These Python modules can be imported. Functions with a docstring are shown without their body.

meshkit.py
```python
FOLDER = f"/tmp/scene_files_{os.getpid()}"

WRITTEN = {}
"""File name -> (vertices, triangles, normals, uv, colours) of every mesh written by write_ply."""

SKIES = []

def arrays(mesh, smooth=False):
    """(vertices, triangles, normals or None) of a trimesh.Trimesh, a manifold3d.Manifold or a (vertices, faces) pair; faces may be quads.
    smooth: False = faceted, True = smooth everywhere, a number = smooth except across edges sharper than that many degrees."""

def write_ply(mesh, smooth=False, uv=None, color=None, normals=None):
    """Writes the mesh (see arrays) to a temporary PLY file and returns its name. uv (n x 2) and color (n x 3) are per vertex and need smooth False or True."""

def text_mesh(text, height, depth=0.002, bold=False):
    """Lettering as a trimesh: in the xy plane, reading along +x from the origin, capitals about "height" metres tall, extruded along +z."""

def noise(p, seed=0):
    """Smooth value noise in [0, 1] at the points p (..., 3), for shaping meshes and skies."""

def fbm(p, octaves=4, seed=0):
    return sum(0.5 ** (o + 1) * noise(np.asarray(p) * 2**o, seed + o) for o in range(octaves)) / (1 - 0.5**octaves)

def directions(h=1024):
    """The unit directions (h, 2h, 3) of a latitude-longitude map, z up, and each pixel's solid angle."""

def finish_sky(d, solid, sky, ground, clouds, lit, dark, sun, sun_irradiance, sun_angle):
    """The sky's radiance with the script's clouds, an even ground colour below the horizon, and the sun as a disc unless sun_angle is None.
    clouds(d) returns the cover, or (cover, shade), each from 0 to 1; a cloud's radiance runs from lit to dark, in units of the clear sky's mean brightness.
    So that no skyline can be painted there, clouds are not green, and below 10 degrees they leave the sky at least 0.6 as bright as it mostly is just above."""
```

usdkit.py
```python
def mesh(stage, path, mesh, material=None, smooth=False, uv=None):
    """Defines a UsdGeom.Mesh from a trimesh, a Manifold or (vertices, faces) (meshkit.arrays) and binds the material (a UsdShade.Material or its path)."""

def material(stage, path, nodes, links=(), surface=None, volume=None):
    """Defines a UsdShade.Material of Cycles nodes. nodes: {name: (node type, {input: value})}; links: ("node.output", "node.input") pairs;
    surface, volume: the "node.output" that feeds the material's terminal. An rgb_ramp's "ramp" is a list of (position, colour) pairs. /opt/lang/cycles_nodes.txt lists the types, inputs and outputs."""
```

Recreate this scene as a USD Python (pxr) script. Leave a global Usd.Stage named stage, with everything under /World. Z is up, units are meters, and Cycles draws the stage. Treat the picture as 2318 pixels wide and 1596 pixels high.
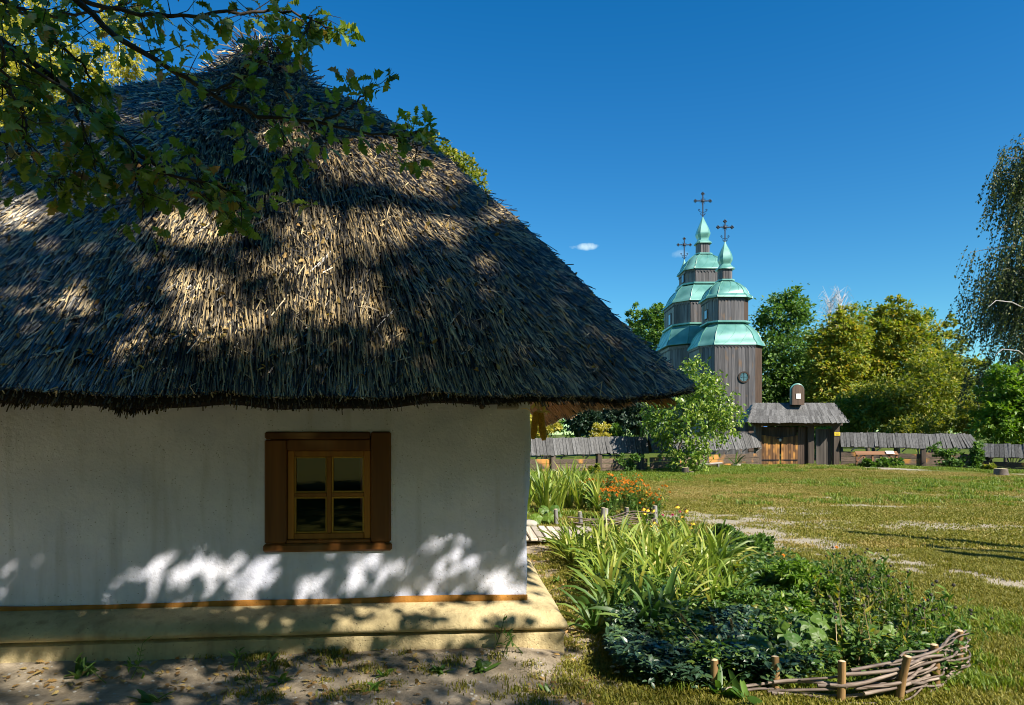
import math, numpy as np, trimesh, usdkit, meshkit
from pxr import Usd, UsdGeom, UsdLux, UsdShade, Gf, Sdf, Vt
stage = Usd.Stage.CreateInMemory()
UsdGeom.SetStageUpAxis(stage, 'Z'); UsdGeom.SetStageMetersPerUnit(stage, 1.0)
UsdGeom.Xform.Define(stage, '/World'); UsdGeom.Scope.Define(stage, '/World/Looks')
PI = math.pi
# ------------------------------------------------------------------ camera
EYE = 1.65
cam = UsdGeom.Camera.Define(stage, '/World/camera')
cam.CreateHorizontalApertureAttr(36.0); cam.CreateVerticalApertureAttr(36.0 * 705 / 1024)
cam.CreateFocalLengthAttr(24.0); cam.CreateVerticalApertureOffsetAttr(2.83)
cam.CreateClippingRangeAttr((0.05, 3000.0)); cam.CreateExposureAttr(1.1)
cam.AddTranslateOp().Set((0, 0, EYE)); cam.AddRotateXOp().Set(90.0)
# ------------------------------------------------------------------ sun and sky
ELEV, ROT = math.radians(40), math.atan2(0.73, -0.68)
SUN = np.array([math.sin(ROT) * math.cos(ELEV), math.cos(ROT) * math.cos(ELEV), math.sin(ELEV)])
sun = UsdLux.DistantLight.Define(stage, '/World/sun')
sun.CreateIntensityAttr(1.25); sun.CreateAngleAttr(0.5); sun.CreateColorAttr(Gf.Vec3f(1.0, 0.92, 0.78)); sun.CreateNormalizeAttr(True)
sun.AddRotateZOp().Set(math.degrees(-ROT) + 180.0); sun.AddRotateXOp().Set(90 - math.degrees(ELEV))
dome = UsdLux.DomeLight.Define(stage, '/World/sky')
def cdir(px, py):
    d = np.array([(px - 1158.5) / 1545, 1, (980 - py) / 1545]); return d / np.linalg.norm(d)
skyn = {'sky': ('sky_texture', {'sky_type': 'single_scattering', 'sun_disc': False, 'sun_elevation': ELEV, 'sun_rotation': ROT, 'altitude': 0.0, 'air_density': 1.0, 'aerosol_density': 0.0, 'ozone_density': 3.0}),
        'hs': ('hsv', {'saturation': 1.4, 'value': 1.0, 'fac': 1.0, 'hue': 0.5}),
        'tc': ('texture_coordinate', {}), 'nz': ('noise_texture', {'scale': 60.0, 'detail': 4.0, 'roughness': 0.6}),
        'bg': ('background_shader', {'strength': 0.075})}
skyl = [('sky.color', 'hs.color'), ('tc.generated', 'nz.vector')]
prev = 'hs.color'
for k, (px, py, rx, rz, amt) in enumerate([(1325, 558, .022, .0050, .5), (1540, 575, .016, .0055, .16)]):
    c = cdir(px, py); r = np.array([c[1], -c[0], 0]); r /= np.linalg.norm(r)
    skyn |= {f'sub{k}': ('vector_math', {'math_type': 'subtract', 'vector2': c}), f'dx{k}': ('vector_math', {'math_type': 'dot_product', 'vector2': r / rx}),
             f'sz{k}': ('separate_xyz', {}), f'mz{k}': ('math', {'math_type': 'multiply', 'value2': 1 / rz}), f'px{k}': ('math', {'math_type': 'multiply'}), f'pz{k}': ('math', {'math_type': 'multiply'}),
             f'ad{k}': ('math', {'math_type': 'add'}), f'an{k}': ('math', {'math_type': 'multiply_add', 'value2': 2.6, 'value3': -1.3}), f'as{k}': ('math', {'math_type': 'add'}),
             f'mr{k}': ('map_range', {'from_min': 0.9, 'from_max': -0.3, 'to_min': 0.0, 'to_max': amt, 'clamp': True}), f'mx{k}': ('mix', {'color2': (9.0, 8.8, 8.4)})}
    skyl += [('tc.generated', f'sub{k}.vector1'), (f'sub{k}.vector', f'dx{k}.vector1'), (f'sub{k}.vector', f'sz{k}.vector'), (f'sz{k}.z', f'mz{k}.value1'), (f'dx{k}.value', f'px{k}.value1'), (f'dx{k}.value', f'px{k}.value2'),
             (f'mz{k}.value', f'pz{k}.value1'), (f'mz{k}.value', f'pz{k}.value2'), (f'px{k}.value', f'ad{k}.value1'), (f'pz{k}.value', f'ad{k}.value2'), ('nz.fac', f'an{k}.value1'), (f'an{k}.value', f'as{k}.value1'), (f'ad{k}.value', f'as{k}.value2'),
             (f'as{k}.value', f'mr{k}.value'), (f'mr{k}.result', f'mx{k}.fac'), (prev, f'mx{k}.color1')]
    prev = f'mx{k}.color'
skyn |= {'ez': ('separate_xyz', {}), 'er': ('rgb_ramp', {'ramp': [(0, (.62, .95, .86)), (.14, (.72, 1.0, .93)), (.42, (1, 1, 1))]}), 'em': ('mix', {'mix_type': 'multiply', 'fac': 1.0})}
skyl += [('tc.generated', 'ez.vector'), ('ez.z', 'er.fac'), (prev, 'em.color1'), ('er.color', 'em.color2'), ('em.color', 'bg.color')]
skym = usdkit.material(stage, '/World/Looks/sky_air', skyn, skyl, surface='bg.background')
UsdShade.MaterialBindingAPI.Apply(dome.GetPrim()).Bind(skym)
dome.GetPrim().SetCustomDataByKey('kind', 'structure'); dome.GetPrim().SetCustomDataByKey('label', 'clear deep blue sky with two small wisps of cloud')
# ------------------------------------------------------------------ helpers
F = 1545.0
def P(px, py, d):
    """the point at depth d metres that shows at pixel (px, py) of a 2317-wide picture"""
    return np.array([(px - 1158.5) / F * d, d, EYE - (py - 980) / F * d])
def G(px, py, z=0.0):
    d = F * (EYE - z) / (py - 980); return np.array([(px - 1158.5) / F * d, d, z])
used, origin = {}, {}
def numbered(parent, name):
    k = (parent, name); n = used.get(k, 0); used[k] = n + 1
    return name if n == 0 else f'{name}_{n:03d}'
def cd(p, **kw):
    for k, v in kw.items():
        if v: p.SetCustomDataByKey(k, v)
def thing(name, label, cat, loc=(0, 0, 0), rz=0.0, group=None, kind=None, scale=1.0):
    path = '/World/' + numbered('/World', name)
    x = UsdGeom.Xform.Define(stage, path); x.AddTranslateOp().Set(Gf.Vec3d(*map(float, loc))); x.AddRotateZOp().Set(math.degrees(rz)); x.AddScaleOp().Set(Gf.Vec3f(scale, scale, scale))
    cd(x.GetPrim(), label=label, category=cat, group=group, kind=kind)
    origin[path] = np.array(loc, float)
    return path
def V(m):
    if isinstance(m, (tuple, list)): return np.asarray(m[0], float), np.asarray(m[1], int)
    if isinstance(m, MB): return m.get()
    if hasattr(m, 'to_mesh'): q = m.to_mesh(); return np.array(q.vert_properties[:, :3], float), np.array(q.tri_verts)
    return np.array(m.vertices), np.array(m.faces)
ISLAND = set()
def rnd_var(p, f, n, seed):
    """one random number for each separate leaf or stalk of a mesh"""
    from scipy.sparse import coo_matrix; from scipy.sparse.csgraph import connected_components
    k, lab = connected_components(coo_matrix((np.ones(len(f) * 2), (np.r_[f[:, 0], f[:, 1]], np.r_[f[:, 1], f[:, 2]])), shape=(n, n)), False)
    UsdGeom.PrimvarsAPI(p).CreatePrimvar('tone', Sdf.ValueTypeNames.FloatArray, 'vertex').Set(Vt.FloatArray.FromNumpy(np.random.default_rng(seed).random(k)[lab].astype(np.float32)))
def obj(parent, name, mesh, m, smooth=False, label=None, kind=None, cat=None, group=None, local=False):
    """one Mesh prim; mesh in world coordinates unless local"""
    parent = parent or '/World'
    v, f = V(mesh)
    path = parent + '/' + numbered(parent, name)
    if not local:
        top = '/'.join(parent.split('/')[:3]); v = v - origin.get(top, 0)
    p = usdkit.mesh(stage, path, (v, f), m, smooth=smooth)
    if m in ISLAND: rnd_var(p, f, len(v), len(path) + len(v))
    cd(p.GetPrim(), label=label, kind=kind, category=cat, group=group)
    return path
def dup(src, label, loc, rz=0.0, scale=1.0, group=None, name=None):
    prim = stage.GetPrimAtPath(src); was = prim.GetCustomData()
    base = name or src.split('/')[-1].rsplit('_0', 1)[0]
    r = thing(base, label, was['category'], loc, rz, group or was.get('group'), scale=scale)
    p = stage.GetPrimAtPath(r); p.GetReferences().AddInternalReference(prim.GetPath()); p.SetInstanceable(True)
    return r
class MB:
    def __init__(s): s.v, s.f, s.n = [], [], 0
    def add(s, m):
        v, f = V(m); s.v.append(v); s.f.append(f + s.n); s.n += len(v); return s
    def get(s): return (np.vstack(s.v), np.vstack(s.f)) if s.v else (np.zeros((0, 3)), np.zeros((0, 3), int))
BV = np.array([[x, y, z] for x in (-.5, .5) for y in (-.5, .5) for z in (-.5, .5)])
BF = np.array([[0, 1, 3], [0, 3, 2], [4, 6, 7], [4, 7, 5], [0, 4, 5], [0, 5, 1], [2, 3, 7], [2, 7, 6], [0, 2, 6], [0, 6, 4], [1, 5, 7], [1, 7, 3]])
def unit(v): v = np.asarray(v, float); return v / (np.linalg.norm(v, axis=-1, keepdims=True) + 1e-12)
def rotz(a): c, s = math.cos(a), math.sin(a); return np.array([[c, -s, 0], [s, c, 0], [0, 0, 1.0]])
def box(c, size, R=None, jit=0.0, rg=None):
    v = BV * size
    if jit: v = v + rg.normal(0, jit, v.shape)
    if R is not None: v = v @ np.asarray(R).T
    return v + c, BF
def cbox(c, size, ch=0.01, R=None):
    """a box with chamfered edges"""
    s = np.array(size, float) / 2; ch = min(ch, s.min() * .8); pts = []
    for sg in np.ndindex(2, 2, 2):
        e = np.array(sg) * 2 - 1
        for k in range(3):
            q = s - ch; q[k] = s[k]; pts.append(e * q)
    h = trimesh.convex.convex_hull(np.array(pts)); v = np.array(h.vertices)
    if R is not None: v = v @ np.asarray(R).T
    return v + c, np.array(h.faces)
def beam(a, b, w, h, up=(0, 0, 1), ch=0):
    """a box from a to b, w wide and h high"""
    a, b = np.asarray(a, float), np.asarray(b, float); d = b - a; L = np.linalg.norm(d); x = d / L
    y = np.cross(up, x); y = unit(y if np.linalg.norm(y) > 1e-6 else np.cross((0, 1, 0), x)); z = np.cross(x, y)
    return (cbox((a + b) / 2, (L, w, h), ch, np.stack([x, y, z], 1)) if ch else box((a + b) / 2, (L, w, h), np.stack([x, y, z], 1)))
def tube(p, r, n=6, cap=True):
    p = np.asarray(p, float); k = len(p); r = np.broadcast_to(r, (k,)); t = unit(np.gradient(p, axis=0))
    ref = np.array([0, 0, 1.0]) if abs(unit(p[-1] - p[0])[2]) < .85 else np.array([1.0, 0, 0])
    a = unit(np.cross(t, ref)); b = np.cross(t, a); g = np.arange(n) * 2 * PI / n
    v = (p[:, None] + r[:, None, None] * (np.cos(g)[None, :, None] * a[:, None] + np.sin(g)[None, :, None] * b[:, None])).reshape(-1, 3)
    i, j = np.meshgrid(np.arange(k - 1), np.arange(n), indexing='ij'); q = np.stack([i * n + j, i * n + (j + 1) % n, (i + 1) * n + (j + 1) % n, (i + 1) * n + j], -1).reshape(-1, 4)
    f = np.vstack([q[:, [0, 2, 1]], q[:, [0, 3, 2]]])
    if cap:
        f = np.vstack([f, [[0, j, j + 1] for j in range(1, n - 1)], [[(k - 1) * n, (k - 1) * n + j + 1, (k - 1) * n + j] for j in range(1, n - 1)]])
    return v, f
def lathe(c, prof, n=16, sx=1.0, sy=1.0):
    g = np.arange(n) * 2 * PI / n; pr = np.asarray(prof, float); k = len(pr)
    v = np.stack([pr[:, 0, None] * np.cos(g) * sx, pr[:, 0, None] * np.sin(g) * sy, np.broadcast_to(pr[:, 1, None], (k, n))], -1).reshape(-1, 3)
    i, j = np.meshgrid(np.arange(k - 1), np.arange(n), indexing='ij'); q = np.stack([i * n + j, i * n + (j + 1) % n, (i + 1) * n + (j + 1) % n, (i + 1) * n + j], -1).reshape(-1, 4)
    return v + c, np.vstack([q[:, [0, 1, 2]], q[:, [0, 2, 3]]])
def grid(v):
    """an (a, b, 3) array of points as a mesh"""
    a, b = v.shape[:2]; i, j = np.meshgrid(np.arange(a - 1), np.arange(b - 1), indexing='ij'); q = np.stack([i * b + j, (i + 1) * b + j, (i + 1) * b + j + 1, i * b + j + 1], -1).reshape(-1, 4)
    return v.reshape(-1, 3), np.vstack([q[:, [0, 1, 2]], q[:, [0, 2, 3]]])
def scat(T, pos, R, s):
    tv, tf = T; pos = np.asarray(pos, float); n = len(pos); s = np.asarray(s, float); s = np.broadcast_to(s.reshape(-1, 1, 1) if s.ndim == 1 else (s[:, None, :] if s.ndim == 2 else s), (n, 1, 3 if s.ndim == 2 else 1))
    v = np.einsum('nij,nkj->nki', R, tv[None] * s) + pos[:, None]
    return v.reshape(-1, 3), (tf[None] + (np.arange(n) * len(tv))[:, None, None]).reshape(-1, 3)
def frames(d, rg=None, up=None, roll=None):
    """rotation matrices with +x along d (the leaf's length) and +z near up (the leaf's face)"""
    x = unit(d); n = len(x)
    z = np.broadcast_to(np.array([0, 0, 1.0]) if up is None else up, (n, 3)) + (rg.normal(0, roll, (n, 3)) if roll else 0)
    y = unit(np.cross(z, x)); return np.stack([x, y, np.cross(x, y)], -1)
def rdir(rg, n): return unit(rg.normal(0, 1, (n, 3)))
def reeds(p0, p1, r, bend=None):
    """many thin three-sided stalks, two lengths each when bent"""
    p0, p1 = np.asarray(p0), np.asarray(p1); n = len(p0); t = unit(p1 - p0)
    a = unit(np.cross(t, np.where(np.abs(t[:, 2:]) < .9, [[0, 0, 1.0]], [[1.0, 0, 0]]))); b = np.cross(t, a)
    pts = [p0, p1] if bend is None else [p0, (p0 + p1) / 2 + bend, p1]; r = np.broadcast_to(r, (n,))[:, None]; k = len(pts)
    v = np.stack([np.stack([q + r * (math.cos(g) * a + math.sin(g) * b) for g in (0.5, 0.5 + 2 * PI / 3, 0.5 + 4 * PI / 3)], 1) for q in pts], 1).reshape(n, 3 * k, 3)
    f = []
    for s in range(k - 1):
        for j in range(3):
            f += [[s * 3 + j, s * 3 + (j + 1) % 3, s * 3 + 3 + (j + 1) % 3], [s * 3 + j, s * 3 + 3 + (j + 1) % 3, s * 3 + 3 + j]]
    f = np.array(f)
    return v.reshape(-1, 3), (f[None] + (np.arange(n) * 3 * k)[:, None, None]).reshape(-1, 3)
noise, fbm = meshkit.noise, meshkit.fbm
def wob(p, s, amp, seed=0): return (fbm(np.asarray(p) * s + 31.7, 3, seed) - .5) * 2 * amp
# leaf shapes: x along the leaf, unit length
LEAF2 = (np.array([[0, 0, 0], [.45, .3, .06], [1, 0, -.04], [.45, -.3, .06]]), np.array([[0, 2, 1], [0, 3, 2]]))
LEAF4 = (np.array([[0, 0, 0], [.3, .26, .05], [.72, .2, .03], [1, 0, -.1], [.72, -.2, .03], [.3, -.26, .05], [.5, 0, -.02]]), np.array([[0, 6, 1], [1, 6, 2], [2, 6, 3], [3, 6, 4], [4, 6, 5], [5, 6, 0]]))
_o = [(0, 0), (.12, .04), (.24, .13), (.31, .07), (.42, .24), (.5, .12), (.62, .3), (.7, .16), (.82, .2), (.9, .09), (1, 0)]
OAK = (lambda a: (np.array([[x, y, .10 * y - .22 * (x - .4) ** 2] for x, y in a] + [[x, -y, .12 * y - .22 * (x - .4) ** 2] for x, y in a[1:-1]]),
                  np.array([t for i in range(len(a) - 1) for t in ([[i, (len(a) - 1 + i if i else 0), i + 1], [i + 1, (len(a) - 1 + i if i else 0), (len(a) + i if i + 1 < len(a) - 1 else i + 1)]]) if len(set(t)) == 3])))(_o)
# ------------------------------------------------------------------ materials
def M(name, nodes, links=(), surface='p.BSDF', **k): usdkit.material(stage, '/World/Looks/' + name, nodes, links, surface, **k); return '/World/Looks/' + name
def plain(name, col, rough=.7, **k): return M(name, {'p': ('principled_bsdf', {'base_color': col, 'roughness': rough, **k})})
def island(name, stops, rough=.55, trans=0.0, bump=0, spec=.4, tint=None, noise_s=None, noise_a=.0):
    """a colour for each separate leaf or stalk of the mesh"""
    n = {'g': ('geometry', {}), 'at': ('attribute', {'attribute': 'tone'}), 'r': ('rgb_ramp', {'ramp': stops}), 'p': ('principled_bsdf', {'roughness': rough, 'specular_ior_level': spec})}
    l = [('at.fac', 'r.fac')]; ISLAND.add('/World/Looks/' + name); col = 'r.color'
    if noise_s:
        n |= {'nz': ('noise_texture', {'scale': noise_s, 'detail': 2.0}), 'ma': ('math', {'math_type': 'multiply_add', 'value2': noise_a * 2, 'value3': 1 - noise_a}), 'hv': ('hsv', {'hue': .5, 'saturation': 1.0, 'fac': 1.0})}
        l += [('g.position', 'nz.vector'), ('nz.fac', 'ma.value1'), ('ma.value', 'hv.value'), (col, 'hv.color')]; col = 'hv.color'
    l.append((col, 'p.base_color')); s = 'p.BSDF'
    if trans:
        n |= {'t': ('translucent_bsdf', {}), 'tb': ('mix', {'mix_type': 'multiply', 'fac': 1.0, 'color2': tint or (1.5, 1.6, .6)}), 'm': ('mix_closure', {'fac': trans})}
        l += [(col, 'tb.color1'), ('tb.color', 't.color'), ('p.BSDF', 'm.closure1'), ('t.BSDF', 'm.closure2')]; s = 'm.closure'
    return M(name, n, l, s)
def wood(name, c0, c1, axis='z', sc=1.0, rough=.75, streak=None, spec=.3, fine=26):
    """weathered wood with its grain along one axis; each board its own tone"""
    k = {'x': (.8, fine, fine), 'y': (fine, .8, fine), 'z': (fine, fine, .8)}[axis]
    n = {'tc': ('geometry', {}), 'oi': ('object_info', {}), 'of': ('combine_xyz', {}), 'm1': ('math', {'math_type': 'multiply', 'value2': 37.0}), 'va': ('vector_math', {'math_type': 'add'}),
         'mp': ('mapping', {'scale': tuple(x * sc for x in k)}), 'nz': ('noise_texture', {'scale': 1.0, 'detail': 5.0, 'roughness': .62}), 'n2': ('noise_texture', {'scale': 1.3 * sc, 'detail': 2.0}),
         'r': ('rgb_ramp', {'ramp': [(.3, c0), (.68, c1)]}), 'mr': ('map_range', {'from_min': 0.0, 'from_max': 1.0, 'to_min': .62, 'to_max': 1.3}), 'hv': ('hsv', {'hue': .5, 'saturation': 1.0, 'fac': 1.0}),
         'b': ('bump', {'strength': .5, 'distance': .006}), 'p': ('principled_bsdf', {'roughness': rough, 'specular_ior_level': spec})}
    l = [('oi.random', 'm1.value1'), ('m1.value', 'of.x'), ('m1.value', 'of.y'), ('m1.value', 'of.z'), ('tc.position', 'va.vector1'), ('of.vector', 'va.vector2'), ('va.vector', 'mp.vector'), ('mp.vector', 'nz.vector'), ('nz.fac', 'r.fac'), ('nz.fac', 'b.height'), ('b.normal', 'p.normal'),
         ('oi.random', 'mr.value'), ('mr.result', 'hv.value'), ('r.color', 'hv.color')]
    col = 'hv.color'
    if streak:
        n |= {'sr': ('rgb_ramp', {'ramp': [(streak[1], (0, 0, 0)), (streak[2], (1, 1, 1))]}), 'sm': ('mix', {'color2': streak[0]})}
        l += [('va.vector', 'n2.vector'), ('n2.fac', 'sr.fac'), ('sr.color', 'sm.fac'), (col, 'sm.color1')]; col = 'sm.color'
    l.append((col, 'p.base_color'))
    return M(name, n, l)
def plaster(name, c0, c1, stain, low, pits=44.0, bump=.5):
    n = {'g': ('geometry', {}), 'n1': ('noise_texture', {'scale': 2.2, 'detail': 6.0, 'roughness': .65}), 'n2': ('noise_texture', {'scale': 38.0, 'detail': 5.0, 'roughness': .65}), 'mp': ('mapping', {'scale': (9, 9, 1.0)}), 'n3': ('noise_texture', {'scale': 1.0, 'detail': 4.0}),
         'v': ('voronoi_texture', {'scale': pits, 'feature': 'f1'}), 'vm': ('mapping', {'scale': (.7, .7, 1.0)}), 'pr': ('rgb_ramp', {'ramp': [(.07, (1, 1, 1)), (.17, (0, 0, 0))]}), 'pm': ('noise_texture', {'scale': 9.0, 'detail': 2.0}), 'pk': ('rgb_ramp', {'ramp': [(.44, (0, 0, 0)), (.66, (1, 1, 1))]}), 'pp': ('math', {'math_type': 'multiply'}),
         'r': ('rgb_ramp', {'ramp': [(.3, c0), (.62, c1)]}), 'st': ('rgb_ramp', {'ramp': [(.52, (0, 0, 0)), (.75, (.8, .8, .8))]}), 'mx': ('mix', {'color2': stain}), 'mp2': ('mix', {'color2': low}),
         'wn': ('noise_texture', {'scale': 3.0, 'detail': 4.0}), 'wv': ('mix', {'mix_type': 'linear_light', 'fac': .05}), 'cmp': ('mapping', {'scale': (1.25, 1.25, .30)}), 'ce': ('voronoi_texture', {'scale': .75, 'feature': 'distance_to_edge'}), 'cr': ('rgb_ramp', {'ramp': [(.0, (1, 1, 1)), (.0022, (0, 0, 0))]}), 'cm': ('rgb_ramp', {'ramp': [(.5, (0, 0, 0)), (.56, (.9, .9, .9))]}), 'cc': ('math', {'math_type': 'multiply'}), 'mc': ('mix', {'color2': tuple(3.2 * x for x in low)}),
         'h1': ('math', {'math_type': 'multiply_add', 'value2': -2.0}), 'h2': ('math', {'math_type': 'multiply_add', 'value1': 0.0, 'value2': -2.5}), 'h3': ('math', {'math_type': 'multiply_add', 'value2': 4.0}), 'b': ('bump', {'strength': bump, 'distance': .012}), 'p': ('principled_bsdf', {'roughness': .88, 'specular_ior_level': .15})}
    l = [('g.position', 'n1.vector'), ('g.position', 'n2.vector'), ('g.position', 'mp.vector'), ('mp.vector', 'n3.vector'), ('g.position', 'vm.vector'), ('vm.vector', 'v.vector'), ('g.position', 'pm.vector'), ('v.distance', 'pr.fac'), ('pm.fac', 'pk.fac'), ('pr.color', 'pp.value1'), ('pk.color', 'pp.value2'),
         ('n1.fac', 'r.fac'), ('r.color', 'mx.color1'), ('n3.fac', 'st.fac'), ('st.color', 'mx.fac'), ('mx.color', 'mp2.color1'), ('pp.value', 'mp2.fac'), ('g.position', 'wn.vector'), ('g.position', 'wv.color1'), ('wn.color', 'wv.color2'), ('wv.color', 'cmp.vector'), ('cmp.vector', 'ce.vector'), ('ce.distance', 'cr.fac'), ('n1.fac', 'cm.fac'), ('cr.color', 'cc.value1'), ('cm.color', 'cc.value2'), ('mp2.color', 'p.base_color'),
         ('pp.value', 'h1.value1'), ('n2.fac', 'h1.value3'), ('h1.value', 'h2.value3'), ('n1.fac', 'h3.value1'), ('h2.value', 'h3.value3'), ('h3.value', 'b.height'), ('b.normal', 'p.normal')]
    return M(name, n, l)
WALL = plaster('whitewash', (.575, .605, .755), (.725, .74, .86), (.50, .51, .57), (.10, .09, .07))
CLAY = plaster('clay_plaster', (.34, .27, .145), (.52, .425, .24), (.24, .185, .10), (.06, .048, .03), bump=.8)
BAND = plaster('ochre_band', (.30, .13, .03), (.38, .18, .04), (.22, .10, .03), (.06, .04, .03))
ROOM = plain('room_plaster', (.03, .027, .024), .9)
REED = island('weathered_reed', [(0, (.008, .008, .009)), (.30, (.035, .035, .036)), (.52, (.13, .12, .105)), (.76, (.39, .305, .175)), (1, (.72, .55, .29))], rough=.34, spec=.85, noise_s=2.2, noise_a=.5)
REEDEND = island('reed_ends', [(0, (.015, .012, .01)), (.6, (.06, .05, .035)), (1, (.2, .16, .1))], rough=.7, spec=.2)
REEDIN = island('reed_underside', [(0, (.30, .14, .05)), (.6, (.55, .29, .11)), (1, (.7, .42, .18))], rough=.6, spec=.3)
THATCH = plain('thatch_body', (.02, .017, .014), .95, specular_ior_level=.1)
STRAW = island('pale_straw', [(0, (.45, .36, .2)), (1, (.6, .5, .32))], rough=.5)
DRYLEAF = island('fallen_leaf', [(0, (.16, .09, .03)), (.5, (.36, .22, .08)), (1, (.5, .38, .14))], rough=.7, trans=.2)
CASING = wood('brown_paint', (.10, .037, .008), (.18, .07, .014), 'z', rough=.5, fine=14, streak=((.30, .17, .07), .64, .72))
SASH = wood('ochre_brown_paint', (.22, .088, .012), (.36, .155, .02), 'z', rough=.45, fine=14)
BEAD = wood('ochre_bead', (.30, .17, .025), (.44, .26, .04), 'z', rough=.5, fine=14)
GLASS = M('window_glass', { 't': ('transparent_bsdf', {'color': (.9, .93, .92)}), 'g': ('glossy_bsdf', {'roughness': .02, 'color': (.9, .95, 1)}), 'm': ('mix_closure', {'fac': .03})}, [('t.BSDF', 'm.closure1'), ('g.BSDF', 'm.closure2')], 'm.closure')
GREYWOOD = wood('grey_weathered_wood', (.10, .10, .10), (.30, .29, .28), 'z', rough=.7, fine=30)
GREYX = wood('grey_weathered_rail', (.16, .15, .14), (.36, .34, .31), 'x', rough=.7)
LOGX = wood('brown_log_wall', (.05, .036, .027), (.16, .118, .088), 'x', streak=((.42, .20, .05), .56, .66))
POSTW = wood('dark_post', (.04, .029, .022), (.125, .095, .075), 'z')
GATEW = wood('gate_board', (.05, .024, .012), (.20, .10, .04), 'z', streak=((.42, .20, .05), .52, .66))
DARKW = wood('dark_gate_board', (.03, .02, .015), (.09, .06, .045), 'z')
CHURCHW = wood('church_board', (.022, .025, .033), (.135, .125, .128), 'z', sc=.55, rough=.55, streak=((.17, .10, .05), .60, .74))
SHINGLE = wood('grey_shingle', (.042, .043, .046), (.14, .138, .138), 'z', rough=.72, fine=24)
IRON = plain('black_iron', (.02, .022, .03), .45, metallic=.6)
STEEL = plain('padlock_steel', (.5, .5, .5), .35, metallic=.9)
COPPER = M('green_copper', {'g': ('geometry', {}), 'n': ('noise_texture', {'scale': .8, 'detail': 4.0}), 'r': ('rgb_ramp', {'ramp': [(.3, (.06, .20, .175)), (.7, (.17, .38, .34))]}), 'p': ('principled_bsdf', {'roughness': .34, 'specular_ior_level': .6, 'metallic': .15})}, [('g.position', 'n.vector'), ('n.fac', 'r.fac'), ('r.color', 'p.base_color')])
SEAM = plain('copper_seam', (.06, .2, .15), .4)
BLUEP = plain('blue_paint', (.05, .16, .4), .5)
SKYGLASS = plain('porthole_glass', (.02, .03, .05), .03, specular_ior_level=1.0, ior=1.9)
WHITEP = plain('white_paper', (.75, .76, .74), .6)
YELLOWP = plain('yellow_plate', (.62, .45, .02), .5)
INKP = plain('dark_print', (.06, .05, .03), .6)
BROWNP = wood('red_brown_rail', (.13, .06, .03), (.24, .12, .06), 'x')
PLANKW = wood('pale_plank', (.36, .31, .25), (.62, .55, .46), 'y', sc=.7)
STAKE = wood('stake_bark', (.16, .09, .035), (.34, .21, .09), 'z', sc=1.5)
CUTEND = plain('cut_timber', (.55, .43, .27), .8)
WITHY = wood('woven_rod', (.085, .06, .05), (.27, .215, .18), 'x', sc=1.6, rough=.6)
BARK = wood('oak_bark', (.03, .025, .02), (.11, .09, .07), 'z', sc=.6, fine=14)
TWIG = plain('oak_twig', (.035, .028, .022), .8)
LIMBB = plain('dark_limb', (.20, .19, .17), .8); PALIMB = plain('pale_limb', (.36, .35, .32), .8)
BIRCHB = M('birch_bark', {'g': ('geometry', {}), 'm': ('mapping', {'scale': (3, 3, 14)}), 'n': ('noise_texture', {'scale': 1.0, 'detail': 4.0}), 'r': ('rgb_ramp', {'ramp': [(.42, (.07, .06, .05)), (.5, (.62, .6, .56))]}), 'p': ('principled_bsdf', {'roughness': .7})}, [('g.position', 'm.vector'), ('m.vector', 'n.vector'), ('n.fac', 'r.fac'), ('r.color', 'p.base_color')])
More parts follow.
